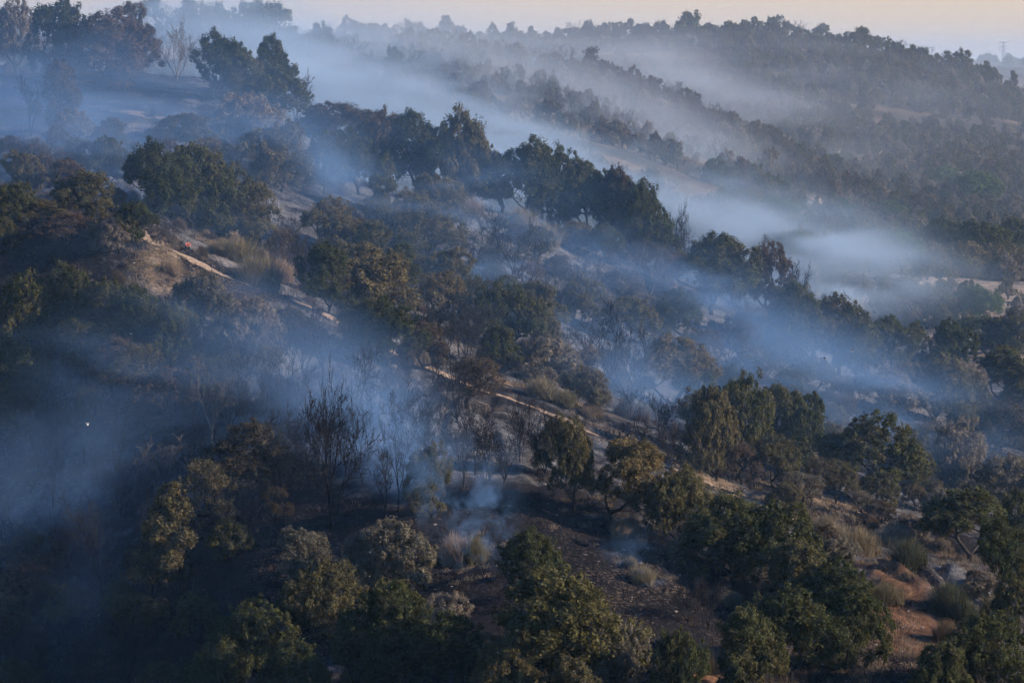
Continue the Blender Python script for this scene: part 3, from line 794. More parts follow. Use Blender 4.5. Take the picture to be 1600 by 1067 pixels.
 ('U','D',1310,818,855,56,'straw pale bush left of the yellow broom'),
 ('U','D',1290,800,838,44,'brown dry bush on top of the bank'),
 ('U','D',1395,815,856,60,'pale dry bush right of the yellow broom'),
 ('U','V',1420,838,890,56,'dull broom bush in the shade below the flat-topped oak'),
 ('U','U',1385,905,945,52,'brown broom growing on the red gully'),
 ('U','R',1480,965,1005,50,'rust-brown shrub at the right lip of the red gully'),
 ('U','U',1555,925,965,44,'tan grass shrub between two dark oaks at lower right'),
 ('V','R',1106,898,985,66,'grey bare bush in the shade left of the big shadowed oak'),
 ('V','R',1075,905,975,50,'second bare bush in the shade, left of the grey one'),
 ('U','D',1100,998,1050,50,'rusty dry shrub at the bottom near the red soil patch'),
 ('U','D',712,830,882,44,'pale straw plume rising beside the smoke column'),
 ('U','U',742,832,880,36,'golden grass plume right of the pale straw plume'),
 ('U','D',968,805,838,34,'tuft of bleached grass behind the leaning oak, left one'),
 ('U','D',985,800,832,26,'tuft of bleached grass behind the leaning oak, right one'),
 ('U','D',1005,880,912,40,'dry grass clump alone on the black slope'),
 ('U','D',985,866,888,20,'tiny grass tuft above the dry grass clump'),
 # golden broom by the person
 ('U','U',372,370,410,70,'large pale golden broom right of the person'),
 ('U','U',404,396,448,72,'large yellow broom lower right beside the footpath'),
 ('U','D',435,400,440,50,'straw broom behind the yellow broom'),
 ('U','D',345,372,398,40,'low pale bush nearest the person'),
 ('B','Y',1240,745,775,26,'smallest ash-white sapling on the bank'),
 # left slope
 ('B','G',28,432,585,80,'tall dark green oak at the left frame edge'),
 ('B','G',104,418,530,76,'hazy green oak under the red bank'),
 ('B','O',170,442,530,84,'olive oak right of the hazy green oak'),
 ('B','G',222,452,560,80,'green oak below the stony fork'),
 ('B','G',268,478,580,76,'dim green oak right of the green oak below the fork'),
 ('B','Y',318,430,520,76,'smoke-veiled grey bush below the footpath'),
 ('B','Y',388,470,565,76,'pale ashy tree in the middle of the left slope'),
 ('B','O',350,500,575,60,'olive crown left of the pale ashy tree'),
 ('S','O',212,540,640,84,'thin leafed tree fading in blue smoke'),
 ('B','G',45,545,640,80,'shadowed bush below the left edge oak'),
 ('S','O',130,500,600,80,'faint leafy tree in the blue smoke at left'),
 ('H','R',332,550,705,56,'pale bare tree with a fork, centre of the left slope'),
 ('H','R',373,565,668,30,'thin bare tree right of the pale forked one'),
 ('S','R',300,560,650,60,'sparse brown tree left of the pale forked one'),
 ('H','R',420,510,612,40,'pale stemmed tree below the ashy tree'),
 ('S','Y',425,540,620,50,'sparse pale leaves right of the thin bare tree'),
 ('V','R',245,680,798,86,'pale bare tree with raised limbs at lower left'),
 ('H','R',302,690,795,26,'dark single stem right of the raised limbs'),
 ('V','R',165,765,945,120,'large black bare tree leaning left at lower left', (0.0, -0.3)),
 ('V','R',110,780,905,80,'black bare tree left of the large leaning one'),
 ('H','R',30,745,850,60,'curved bare trunk at the left frame edge', (0.0, -0.5)),
 ('H','R',75,780,850,40,'short bare trunk leaning right near the left edge', (0.0, 0.6)),
 ('N','O',275,762,940,84,'tall green column of leaves at lower left'),
 ('B','O',308,932,1012,66,'small lit oak at the foot of the green column'),
 ('H','R',237,760,930,40,'black stem left of the green column'),
 ('V','R',140,690,790,70,'faint bare bush in dark blue haze'),
 ('V','R',60,640,730,70,'faint bare bush at the far left in haze'),
 ('V','R',415,600,690,60,'low twiggy bare bush above the grey slope'),
 ('V','R',200,960,1070,100,'leafless thicket at the bottom left'),
 ('V','R',70,880,985,80,'leafless bush in the smoky corner at the bottom left'),
 ('B','G',400,940,1060,120,'black shadowed oak at the bottom, left of centre'),
 ('B','G',340,1010,1120,90,'dark bush at the bottom left of the shadowed oak'),
 ('B','G',460,1000,1120,90,'dark bush at the bottom right of the shadowed oak'),
 ('B','G',700,960,1090,110,'dark oak in the shadow left of the brown dome'),
 ('B','G',1050,990,1110,70,'dark bush in the shade at the lower edge'),
 ('B','G',1160,960,1090,100,'black oak in the bottom shade left of the big shadowed oak'),
 ('P','P',1477,262,312,58,'smaller round pine in the far valley scrub'),
 ('P','P',1533,270,328,62,'larger round pine in the far valley scrub'),
 ('P','P',1312,310,345,48,'hazy green pine on the valley floor, left of the round pines'),
 ('P','P',1207,310,350,60,'pale green pine dimmed by smoke'),
 ('P','P',1382,315,348,50,'low green pine between the hazy pine and the round pines'),
 ('P','P',1225,365,420,70,'broad pine crown sunk in the bright smoke'),
 ('P','P',1410,362,432,60,'tall pine at the edge of the field smoke'),
 ('B','G',1530,350,430,100,'dark oak mass above the field, right one'),
 ('B','G',1475,345,425,90,'dark oak mass above the field, middle one'),
 ('B','G',1585,345,425,70,'dark oak mass above the field at the right edge'),
 ('B','R',1505,412,436,30,'small brown bush standing in the field'),
]
FARW = ('behind the ridge row', 'pine', 'field', 'brightest smoke', 'outlined against bright smoke', 'in the smoke behind', 'faint green crown', 'dark thicket tree at')
for e in TREES:
    form, col, px, top, base, wpx, lab = e[:7]
    nm, cat = OAKN[form]
    bark = None
    if col == 'P_': bark = 'pale'
    if form in 'VH' and 'pale' in lab: bark = 'pale'
    if form in 'VH' and ('smoke' in lab or 'white' in lab): bark = 'bark'
    tl = e[7] if len(e) > 7 else None
    farther = any(w_ in lab for w_ in FARW)
    plant(form, col, px, top, base, wpx, lab, nm, cat, GRP[form], bark=bark, tilt=tl, dmin=640 if farther else 262, dmax=6000 if farther else 606)

# smaller growth between them, each one placed and described by what it stands next to
REFS = [(e[2], e[4], e[6]) for e in TREES]
occ = [(e[2], e[4] - 0.35 * (e[4] - e[3]), max(e[5], 30)) for e in TREES]
used = set(e[6] for e in TREES)
gr = random.Random(77)
WORDS = {('V', 'R'): 'small bare shrub', ('H', 'R'): 'slender bare sapling', ('S', 'R'): 'sparse rusty sapling', ('S', 'O'): 'sparse olive sapling', ('S', 'Y'): 'sparse ashy sapling', ('B', 'R'): 'small brown bush',
         ('B', 'O'): 'small olive bush', ('B', 'Y'): 'small grey bush', ('B', 'G'): 'small dark bush', ('U', 'U'): 'golden broom bush', ('U', 'D'): 'straw broom bush', ('T', 'O'): 'young olive oak', ('T', 'G'): 'young dark oak', ('N', 'O'): 'thin olive oak'}
REG = [ (600, 1080, 300, 480, 22, (2.0, 4.2), [('B','O'), ('B','G'), ('B','R'), ('V','R')]), # columns, foot rows, how many, size range (height m), forms
 (0, 470, 480, 940, 55, (3.0, 8.0), [('V','R')]*5 + [('H','R')]*5 + [('S','R'), ('S','O'), ('B','O'), ('B','R')]),
 (0, 330, 230, 400, 22, (2.5, 5.5), [('B','O'), ('B','R'), ('B','Y'), ('S','R'), ('V','R')]),
 (430, 800, 350, 560, 30, (3.5, 7.0), [('V','R'), ('V','R'), ('S','O'), ('B','O'), ('B','R'), ('H','R'), ('S','R')]),
 (800, 1250, 420, 700, 40, (3.0, 6.5), [('V','R'), ('V','R'), ('S','O'), ('B','O'), ('B','Y'), ('S','R'), ('H','R'), ('U','U')]),
 (1150, 1600, 590, 800, 36, (2.5, 6.0), [('B','O'), ('B','Y'), ('S','R'), ('B','G'), ('V','R'), ('T','O')]),
 (1080, 1600, 790, 960, 22, (1.6, 3.6), [('U','D'), ('B','R'), ('B','O'), ('V','R'), ('B','Y')]),
 (400, 790, 540, 770, 52, (3.0, 7.0), [('V','R'), ('H','R'), ('V','R')]),
 (440, 800, 900, 1090, 4, (3.0, 6.0), [('B','G'), ('B','O'), ('B','Y')]),
 (0, 470, 960, 1110, 8, (3.0, 6.0), [('B','G'), ('V','R'), ('V','R'), ('B','O')]),
]
for x0, x1, y0, y1, cnt, (s0, s1), forms in REG:
    made = 0
    for _ in range(cnt * 12):
        if made >= cnt: break
        px, py = gr.uniform(x0, x1), gr.uniform(y0, y1)
        if 780 < px < 1060 and 770 < py < 960: continue
        if 190 < px < 345 and 335 < py < 450: continue
        if 1340 < px < 1510 and 870 < py < 1030: continue
        if 180 < px < 330 and 140 < py < 235: continue
        x, d, z = hit(px, py, 262, 606)
        if d > 600 or min((pcx - x) ** 2 + (pcy - d) ** 2) < 6: continue
        h_px = gr.uniform(s0, s1) / (K * d)
        if any(abs(px - a) < 0.36 * c and abs((py - .35 * h_px) - b) < 0.45 * c for a, b, c in occ): continue
        form, col = gr.choice(forms)
        if any(abs(a - px) < 0.65 * h_px and py - 1.1 * h_px < b < py - 2 for a, b in PATH_PX): continue
        if form in 'UD': h_px = min(h_px, 2.4 / (K * d))
        w_px = h_px * {'V': .85, 'H': .4, 'S': .75, 'B': 1.1, 'U': 1.3, 'T': .9, 'N': .5}[form]
        near_ = sorted(REFS, key=lambda r: (r[0] - px) ** 2 + (r[1] - py) ** 2)[:7]; lab = None
        for rx_, ry_, rl in near_:
            side = ('right of' if px > rx_ else 'left of') if abs(px - rx_) > abs(py - ry_) else ('below' if py > ry_ else 'behind')
            c = WORDS[(form, col)] + ' ' + side + ' the ' + rl
            if len(c.split()) <= 16 and c not in used: lab = c; break
        if lab is None: continue
        used.add(lab); occ.append((px, py - .35 * h_px, w_px)); made += 1
        nm, cat = OAKN[form]
        if form == 'B': nm, cat = 'scrub_bush', 'bush'
        plant(form, col, px, py - h_px, py, w_px, lab, nm, cat, 'small growth between the trees', dmax=606, bark='bark' if gr.random() < .12 else None)

for px, py, ln, az, lab in [(1046, 872, 2.6, .5, 'charred fallen log on the black slope beside the dry grass clump'), (905, 850, 2.2, 2.4, 'short charred log below the leaning oak'), (958, 812, 1.2, 1.2, 'burnt stump lying by the bleached grass tufts'),
                          (700, 735, 3.0, .2, 'fallen burnt limb on the grey slope'), (1130, 770, 2.4, 2.8, 'fallen branch beside the lower footpath'), (560, 800, 3.2, .6, 'long charred log under the tall wide bare tree'), (1180, 905, 2.0, 1.9, 'log half hidden under the great green clump')]:
    x, d, z = hit(px, py, 262, 606); r = bpy.data.objects.new('fallen_log', None); COL.objects.link(r); r.location = (x, d, z); tag(r, lab, 'log', 'fallen burnt wood')
    c, s_ = math.cos(az) * ln / 2, math.sin(az) * ln / 2; za, zb = float(gz(x - c, d - s_)) - z + .12, float(gz(x + c, d + s_)) - z + .12; zm = max((za + zb) / 2, .15)
    T = Tubes(); T.add([(-c, -s_, za), (0, 0, zm), (c, s_, zb)], [.17, .14, .08], 7); v, f = T.arrays(); link('bole', mesh_np('bole', v, f, [M['char']], smooth=True), r)
    T = Tubes(); T.add([(c * .3, s_ * .3, zm), (c * .5 + .2, s_ * .5 - .3, zm + .35), (c * .6 + .3, s_ * .6 - .4, zm + .8)], [.06, .045, .02], 5); v, f = T.arrays(); link('broken_branch', mesh_np('broken_branch', v, f, [M['char']], smooth=True), r)
# ------------------------------------------------------------------ trees along the farther ridges, each standing by itself
def far(form, col, px, py, hpx, wpx, label, group, bark=None, dmin=700, dmax=6000):
    x, d, z = hit(px, py, dmin, dmax)
    nm = 'bare_tree' if form == 'FB' else 'oak_tree'
    return plant(form, col, 0, hpx * K * d, 0, wpx * K * d, label, nm, 'tree', group, bark=bark, at=(x, d, z))
fr = random.Random(5)
def crest(px, d0, d1):
    """highest seen ground row between two depths in one column"""
    ds = np.arange(d0, d1, 3.0); z = gz(ds * (px - 800) * K, ds); rows = HOR - z / (ds * K); i = int(np.argmin(rows)); return float(ds[i])
def at_depth(form, col, px, d, hm, wm, label, group, bark=None):
    x = d * (px - 800) * K; nm = 'bare_tree' if form == 'FB' else 'oak_tree'
    return plant(form, col, 0, hm, 0, wm, label, nm, 'tree', group, bark=bark, at=(x, d, float(gz(x, d))))
LBL = {'C1': ('hazy {} on the first burnt ridge behind the smoke', 'trees along the first ridge behind the smoke'),
       'C2': ('hazy {} on the second burnt ridge behind the smoke', 'trees along the second ridge behind the smoke'),
       'SK': ('distant hazy {} on the skyline ridge', 'trees on the far skyline'),
       'LT': ('{} veiled by smoke on the skyline at upper left', 'smoky skyline trees at upper left')}
def what(form, col): return 'bare burnt tree' if form == 'FB' else {'R': 'brown scorched tree', 'G': 'dark green tree', 'O': 'olive tree', 'Y': 'ash-grey tree', 'P': 'pine'}[col]
def row(key, px0, px1, step, d0, d1, hm, wm, bare=0.3, cols='RRGO', jit=10):
    px = px0
    while px < px1:
        d = crest(px, d0, d1) + fr.uniform(-jit, jit * 0.4)
        form = 'FB' if fr.random() < bare else fr.choice(['F', 'F', 'F', 'FN']); col = fr.choice(cols)
        s = fr.uniform(0.65, 1.25)
        l, g = LBL[key]
        if key != 'SK':
            ref = min(LANDM, key=lambda r: abs(r[0] - px)); l = l + ', ' + ref[1]
        at_depth(form, col, px, d, hm * s, wm * s * fr.uniform(.8, 1.2) * (0.6 if form == 'FN' else 1), l.format(what(form, col)), g, bark='bark')
        px += step * fr.uniform(0.5, 1.5)
LANDM = [(230, 'far left stretch'), (330, 'left stretch'), (420, 'over the saddle'), (500, 'right of the saddle'), (640, 'upper end'), (760, 'upper part'), (880, 'middle'), (1000, 'lower part'), (1120, 'lower end'), (1220, 'lowest tip')]
row('C1', 610, 1210, 15, 955, 1080, 6.8, 6.8, 0.3, 'RRRGOY')
row('C1', 640, 1180, 26, 940, 990, 6.0, 6.5, 0.25, 'RROY', 30)
row('C2', 640, 1260, 15, 1280, 1420, 7.0, 7.0, 0.4, 'RRGOY')
row('C2', 700, 1240, 28, 1240, 1320, 6.5, 6.5, 0.3, 'RROY', 30)
row('SK', 545, 1545, 9.5, 2200, 2400, 8.5, 9.5, 0.15, 'GGGR', 14)
row('SK', 545, 1600, 24, 2200, 2400, 11.0, 11.0, 0.12, 'GG', 12)
row('LT', 430, 560, 14, 960, 1080, 8.5, 8.5, 0.4, 'GGR')
row('LT', 215, 430, 20, 860, 1040, 11.0, 10.0, 0.35, 'GGR')
# single trees picked out on these ridges
for f_, c_, px, dd, hm, wm, lb in [
    ('FN', 'G', 697, 2300, 17, 9, 'narrow upright tree standing clear of the skyline'),
    ('F', 'G', 1081, 2290, 19, 26, 'largest domed tree on the highest skyline point'),
    ('F', 'G', 1345, 2290, 14, 17, 'round tree where the skyline starts to drop'),
    ('F', 'G', 1500, 2290, 15, 20, 'round tree low on the right end of the skyline'),
    ('FN', 'R', 928, 1340, 12, 9, 'dark cone-shaped tree on the second ridge behind the smoke'),
    ('FN', 'R', 712, 1010, 10, 5, 'dark upright tree, left of the pair on the first ridge'),
    ('F', 'R', 742, 1005, 10.5, 8, 'dark round tree, right of the pair on the first ridge'),
    ('F', 'R', 785, 1000, 10, 10, 'wide rust-brown tree on the first ridge behind the smoke'),
    ('FB', 'R', 875, 1350, 11, 9, 'tall bare tree sticking up from the second ridge'),
    ('F', 'O', 1205, 1180, 13, 8, 'bushy tree standing above the valley scrub, taller of two'),
    ('F', 'G', 1232, 1180, 8, 7, 'rounded dark tree right of the taller valley tree')]:
    at_depth(f_, c_, px, dd, hm, wm, lb, 'trees picked out on the far ridges')

# ------------------------------------------------------------------ scrub and woodland nobody could count: one object per mass, instanced inside
def scatter(name, label, pts, sc, protos, mats, seed):
    """one object: points with the plants instanced on them by a node tree"""
    pts = np.asarray(pts, np.float32); n = len(pts); R = np.random.default_rng(seed)
    me = bpy.data.meshes.new(name); me.vertices.add(n); me.vertices.foreach_set('co', pts.ravel())
    for an, arr, ty in (('sc', sc, 'FLOAT'), ('rz', R.random(n) * 6.28, 'FLOAT'), ('pick', R.integers(0, len(protos), n), 'INT')):
        a = me.attributes.new(an, ty, 'POINT'); a.data.foreach_set('value', np.asarray(arr, np.float32 if ty == 'FLOAT' else np.int32))
    o = link(name, me)
    ng = bpy.data.node_groups.new(name, 'GeometryNodeTree')
    ng.interface.new_socket('Geometry', in_out='INPUT', socket_type='NodeSocketGeometry'); ng.interface.new_socket('Geometry', in_out='OUTPUT', socket_type='NodeSocketGeometry')
    N = ng.nodes; Lk = ng.links.new
    gi = N.new('NodeGroupInput'); go = N.new('NodeGroupOutput'); iop = N.new('GeometryNodeInstanceOnPoints')
    g2i = N.new('GeometryNodeGeometryToInstance')
    for q, (pm, mt) in enumerate(zip(protos, mats)):
        po = bpy.data.objects.new('plant_source', pm)
        if mt is not None:
            po.material_slots[-1].link = 'OBJECT'; po.material_slots[-1].material = mt
        oi = N.new('GeometryNodeObjectInfo'); oi.inputs['Object'].default_value = po; oi.inputs['As Instance'].default_value = False
        sm = N.new('GeometryNodeSetMaterial')
        Lk(oi.outputs['Geometry'], g2i.inputs[0])
    def na(nm, ty):
        a = N.new('GeometryNodeInputNamedAttribute'); a.data_type = ty; a.inputs[0].default_value = nm; return a.outputs[0]
    Lk(gi.outputs[0], iop.inputs['Points']); Lk(g2i.outputs[0], iop.inputs['Instance'])
    iop.inputs['Pick Instance'].default_value = True; Lk(na('pick', 'INT'), iop.inputs['Instance Index'])
    cx = N.new('ShaderNodeCombineXYZ'); Lk(na('rz', 'FLOAT'), cx.inputs[2]); Lk(cx.outputs[0], iop.inputs['Rotation'])
    cs = N.new('ShaderNodeCombineXYZ'); s_ = na('sc', 'FLOAT')
    for q in range(3): Lk(s_, cs.inputs[q])
    Lk(cs.outputs[0], iop.inputs['Scale']); Lk(iop.outputs[0], go.inputs[0])
    md = o.modifiers.new('plants', 'NODES'); md.node_group = ng
    tag(o, label, kind='stuff'); return o
def mesh_with(proto_key, mat):
    me = PROTO[proto_key][1].copy(); me.materials[len(me.materials) - 1] = mat; return me
def sample_region(px0, px1, d0, d1, n, R, dens=None):
    out = []
    while len(out) < n:
        m = (n - len(out)) * 2
        px = R.uniform(px0, px1, m); d = np.sqrt(R.uniform(d0 ** 2, d1 ** 2, m))
        x = d * (px - 800) * K
        keep = np.ones(m, bool)
        if dens is not None: keep = R.random(m) < dens(x, d, px)
        z = gz(x, d) - 0.25
        out += list(np.stack([x, d, z], 1)[keep])
    return np.array(out[:n])
Rs = np.random.default_rng(21)
fm = [mesh_with(('F', 0), M['G']), mesh_with(('F', 1), M['O']), mesh_with(('F', 2), M['R']), mesh_with(('F', 3), M['Y']), mesh_with(('F', 3), M['O']), mesh_with(('F', 2), M['O'])]
fn = [mesh_with(('FN', 0), M['G']), mesh_with(('FN', 1), M['R'])]
fb = [mesh_with(('FB', i), M['bark']) for i in range(3)]
def clumpy(x, d, px): return np.clip(0.6 + 1.6 * fbm(x, d, 60, 3), 0.06, 1)
def valley(x, d, px): return clumpy(x, d, px) * np.where((d < 925) & (d > 690) & (px > 1300), 0.4, 1)
P1 = sample_region(1120, 1750, 930, 2250, 5600, Rs, clumpy)
scatter('woodland_scrub', 'dense rounded scrub covering the right-hand hillside below the skyline', P1, 0.28 + 0.85 * Rs.random(len(P1)) ** 2, fm + fn + fb[:1], [None] * 9, 1)
P2 = sample_region(500, 1180, 1620, 2290, 1500, Rs, lambda x, d, p: np.clip(0.25 + 1.5 * fbm(x, d, 80, 2), 0.03, 1))
scatter('burnt_woodland', 'thin burnt woodland on the slope under the skyline', P2, 0.4 + 0.5 * Rs.random(len(P2)), fm + fb, [None] * 9, 2)
P3 = sample_region(560, 1250, 850, 1010, 700, Rs, lambda x, d, p: np.clip(0.5 + 1.2 * fbm(x, d, 50, 2), 0.05, 1))
P3b = sample_region(620, 1300, 1150, 1350, 600, Rs, clumpy)
P3 = np.concatenate([P3, P3b])
scatter('ridge_scrub', 'low scorched scrub on the two ridges behind the smoke bank', P3, 0.35 + 0.45 * Rs.random(len(P3)), [fm[2], fm[3], fm[1]] + fb, [None] * 6, 3)
P4 = sample_region(-50, 1750, 640, 930, 420, Rs, valley)
scatter('valley_scrub', 'bushes in the smoky valley behind the main ridge', P4, 0.4 + 0.5 * Rs.random(len(P4)), fm, [None] * 6, 4)
P4c = np.concatenate([sample_region(1235, 1660, 926, 950, 60, Rs), sample_region(1330, 1660, 950, 1100, 260, Rs)])
scatter('field_edge_scrub', 'dark bushes crowding the upper edge of the field', P4c, 0.55 + 0.6 * Rs.random(len(P4c)), [fm[0], fm[4], fm[1]], [None] * 3, 14)
P5 = sample_region(-400, 2000, 4600, 5600, 900, Rs)
scatter('horizon_woodland', 'faint blue woodland on the farthest plain', P5, 1.0 + 0.8 * Rs.random(len(P5)), fm[:2], [None] * 2, 5)

# burnt twigs, stubs and grass remains strewn over the near slopes
def twig_clump(seed, n, h, w_, wd):
    R = np.random.default_rng(seed); p = np.stack([R.normal(size=n) * w_, R.normal(size=n) * w_, np.full(n, -.05)], 1)
    d = np.stack([R.normal(size=n) * .6, R.normal(size=n) * .6, 0.6 + 0.6 * R.random(n)], 1); d /= np.linalg.norm(d, axis=1)[:, None]
    q = p + d * (h * (0.4 + 0.8 * R.random(n)))[:, None]
    s = np.cross(d, R.normal(size=(n, 3))); s /= np.linalg.norm(s, axis=1)[:, None]; s *= wd
    V_ = np.stack([p - s, p + s, q + s * .3, q - s * .3], 1).reshape(-1, 3)
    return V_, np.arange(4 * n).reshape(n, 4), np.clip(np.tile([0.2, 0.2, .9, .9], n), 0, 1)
tw = []
M['K'] = leaf_mat('charred_twigs', (0.010, 0.009, 0.009), (0.045, 0.038, 0.036), (0.07, 0.055, 0.045), 0.0)
M['K2'] = leaf_mat('scorched_heath', (0.04, 0.030, 0.024), (0.13, 0.098, 0.072), (0.09, 0.06, 0.045), 0.1)
for i, mt in enumerate(('K', 'K', 'K2', 'K2', 'D')):
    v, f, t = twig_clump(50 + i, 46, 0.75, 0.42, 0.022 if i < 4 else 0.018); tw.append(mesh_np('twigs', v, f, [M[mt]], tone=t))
def away(x, d, px):
    i = np.clip(np.round(rowf(d)).astype(int), 0, len(GR) - 1); j = np.clip(np.round(colf(px)).astype(int), 0, len(GC) - 1)
    return np.where(PD[i, j] > 1.2, np.clip(0.55 + 1.3 * fbm(x, d, 9, 3), 0.03, 1), 0)
P6 = sample_region(-60, 1680, 300, 620, 15000, Rs, away)
scatter('burnt_undergrowth', 'charred twigs and stubs of heath over the near hillside', P6, 0.45 + 0.9 * Rs.random(len(P6)) ** 2, tw[:4], [None] * 4, 6)
P7 = sample_region(1180, 1640, 330, 420, 1500, Rs, away)
scatter('dry_grass', 'bleached grass and heath on the unburnt lower right bank', P7, 0.5 + 0.8 * Rs.random(len(P7)), [tw[4], tw[2], tw[3]], [None] * 3, 7)
P8 = []
for cxp, cyp, r_, n_ in [(255, 400, 3.2, 90), (240, 432, 2.2, 90), (262, 420, 1.4, 60), (1110, 760, 5, 60), (800, 600, 3, 30), (850, 590, 4, 50), (370, 400, 4, 70), (1300, 800, 6, 160), (860, 350, 7, 80), (205, 225, 3, 60), (1040, 870, 5, 60), (730, 870, 2, 40)]:
    x, d, z = hit(cxp, cyp); a = Rs.normal(size=(n_, 2)) * r_; q = np.stack([x + a[:, 0], d + 1.6 * a[:, 1]], 1); P8.append(np.column_stack([q, gz(q[:, 0], q[:, 1])]))
P8 = np.concatenate(P8); scatter('straw_grass', 'patches of unburnt straw-coloured grass beside the footpath', P8, 0.3 + 0.6 * Rs.random(len(P8)), [tw[4]], [None], 8)
P9 = sample_region(-60, 1680, 420, 640, 260, Rs, lambda x, d, p: np.clip(0.45 + 1.4 * fbm(x, d, 18, 2), 0.03, 1))
lowp = [PROTO[('U', i)][1].copy() for i in range(3)]
for me, mt in zip(lowp, ('K2', 'K2', 'D')): me.materials[0] = M[mt]
scatter('low_heath', 'low scorched heath bushes dotted over the hillside', P9, 0.35 + 0.5 * Rs.random(len(P9)), lowp, [None] * 3, 9)

# stones: pale scatter under the path fork and on the slopes
def stone_mesh(seed):
    R = np.random.default_rng(seed); b = bpy.data.meshes.new('stone')
    import bmesh
    bm = bmesh.new(); bmesh.ops.create_icosphere(bm, subdivisions=1, radius=0.3)
    for v in bm.verts: v.co = v.co * R.uniform(0.75, 1.2); v.co.z *= 0.6
    bm.to_mesh(b); bm.free(); b.materials.append(stone_m); return b
stone_m = simple_mat('pale_stone', (0.22, 0.18, 0.15), 0.9)
st = [stone_mesh(i) for i in range(3)]
P10 = []
for cxp, cyp, r_, n_ in [(240, 430, 1.6, 150), (262, 408, 1.1, 60), (250, 445, 2.2, 60), (1350, 1000, 4, 40), (1040, 890, 8, 60), (660, 690, 14, 70), (900, 900, 12, 60), (330, 400, 6, 30), (1450, 960, 6, 50)]:
    x, d, z = hit(cxp, cyp); a = Rs.normal(size=(n_, 2)) * r_; q = np.stack([x + a[:, 0], d + 1.5 * a[:, 1]], 1); P10.append(np.column_stack([q, gz(q[:, 0], q[:, 1])]))
P10 = np.concatenate(P10); scatter('stones', 'pale stones strewn below the footpath fork and over the slopes', P10, 0.2 + 0.6 * Rs.random(len(P10)) ** 2, st, [None] * 3, 10)
# ------------------------------------------------------------------ person, birds, pylon
def tube_obj(name, parts, mat, parent=None, sides=6):
    T = Tubes()
    for pts, rad in parts: T.add(pts, rad, sides)
    v, f = T.arrays(); return link(name, mesh_np(name, v, f, [mat], smooth=True), parent)
def skin_obj(name, verts, edges, radii, mat, parent, sub=1):
    me = bpy.data.meshes.new(name); me.from_pydata(verts, edges, []); o = link(name, me, parent)
    md = o.modifiers.new('skin', 'SKIN')
    for i, r in enumerate(radii): me.skin_vertices[0].data[i].radius = (r, r)
    me.skin_vertices[0].data[0].use_root = True
    s_ = o.modifiers.new('sub', 'SUBSURF'); s_.levels = sub; s_.render_levels = sub
    me.materials.append(mat); return o
def ball(name, c, r, mat, parent, sc=(1, 1, 1)):
    import bmesh
    bm = bmesh.new(); bmesh.ops.create_uvsphere(bm, u_segments=14, v_segments=10, radius=r)
    for v in bm.verts: v.co = Vector((v.co.x * sc[0], v.co.y * sc[1], v.co.z * sc[2])) + Vector(c)
    me = bpy.data.meshes.new(name); bm.to_mesh(me); bm.free(); me.materials.append(mat)
    for p in me.polygons: p.use_smooth = True
    return link(name, me, parent)
skin_m = simple_mat('skin', (0.42, 0.26, 0.19), 0.6); red_m = simple_mat('orange_red_cloth', (0.55, 0.11, 0.06), 0.8)
navy_m = simple_mat('dark_trousers', (0.03, 0.035, 0.05), 0.9); hair_m = simple_mat('dark_hair', (0.03, 0.02, 0.015), 0.8); boot_m = simple_mat('boots', (0.02, 0.018, 0.016), 0.7)
x, d, z = hit(293, 394, 400, 480)
pr = bpy.data.objects.new('person', None); COL.objects.link(pr); pr.location = (x, d, z); pr.rotation_euler = (0, 0, 0.3)
tag(pr, 'person in orange red jacket bending over beside the footpath', 'person')
# one continuous body: squatting forward, facing -Y
BV = [(0, .10, .50), (0, .02, .70), (0, -.10, .92), (0, -.15, 1.03), (0, -.18, 1.12), (0, -.20, 1.20),
      (.20, -.12, .95), (.27, -.30, .76), (.20, -.50, .64), (.17, -.57, .60), (-.20, -.12, .95), (-.27, -.30, .76), (-.20, -.50, .66), (-.17, -.57, .62),
      (.12, .08, .47), (.20, -.26, .46), (.17, -.06, .10), (.17, -.18, .05), (-.12, .08, .47), (-.20, -.20, .50), (-.17, -.02, .10), (-.17, -.14, .05)]
BE = [(0, 1), (1, 2), (2, 3), (3, 4), (4, 5), (2, 6), (6, 7), (7, 8), (8, 9), (2, 10), (10, 11), (11, 12), (12, 13), (0, 14), (14, 15), (15, 16), (16, 17), (0, 18), (18, 19), (19, 20), (20, 21)]
BR = [.16, .15, .17, .07, .085, .075, .07, .05, .035, .03, .07, .05, .035, .03, .11, .085, .05, .04, .11, .085, .05, .04]
skin_obj('body', BV, BE, BR, skin_m, pr, 2)
JV = [BV[i] for i in (0, 1, 2, 6, 7, 8, 10, 11, 12)]; skin_obj('jacket', JV, [(0, 1), (1, 2), (2, 3), (3, 4), (4, 5), (2, 6), (6, 7), (7, 8)], [.18, .175, .19, .09, .068, .05, .09, .068, .05], red_m, pr, 2)
TV = [BV[i] for i in (0, 14, 15, 16, 18, 19, 20)]; skin_obj('trousers', TV, [(0, 1), (1, 2), (2, 3), (0, 4), (4, 5), (5, 6)], [.185, .13, .105, .07, .13, .105, .07], navy_m, pr, 2)
ball('hair', (0, -.165, 1.175), .105, hair_m, pr, (.92, 1.05, 1))
for sx_ in (-1, 1):
    tube_obj('boot', [([(sx_ * .17, -.02 if sx_ > 0 else .02, .06), (sx_ * .17, -.24, .04)], [.06, .05])], boot_m, pr)
    hand = tube_obj('hand', [([(sx_ * .17, -.57, .61), (sx_ * .165, -.63, .58)], [.04, .035])] + [([(sx_ * (.14 + .017 * k), -.62, .58), (sx_ * (.14 + .017 * k), -.68, .56 - .004 * k), (sx_ * (.14 + .017 * k), -.70, .52)], [.010, .009, .007]) for k in range(4)] + [([(sx_ * .15, -.59, .60), (sx_ * .12, -.62, .57)], [.012, .009])], skin_m, pr)
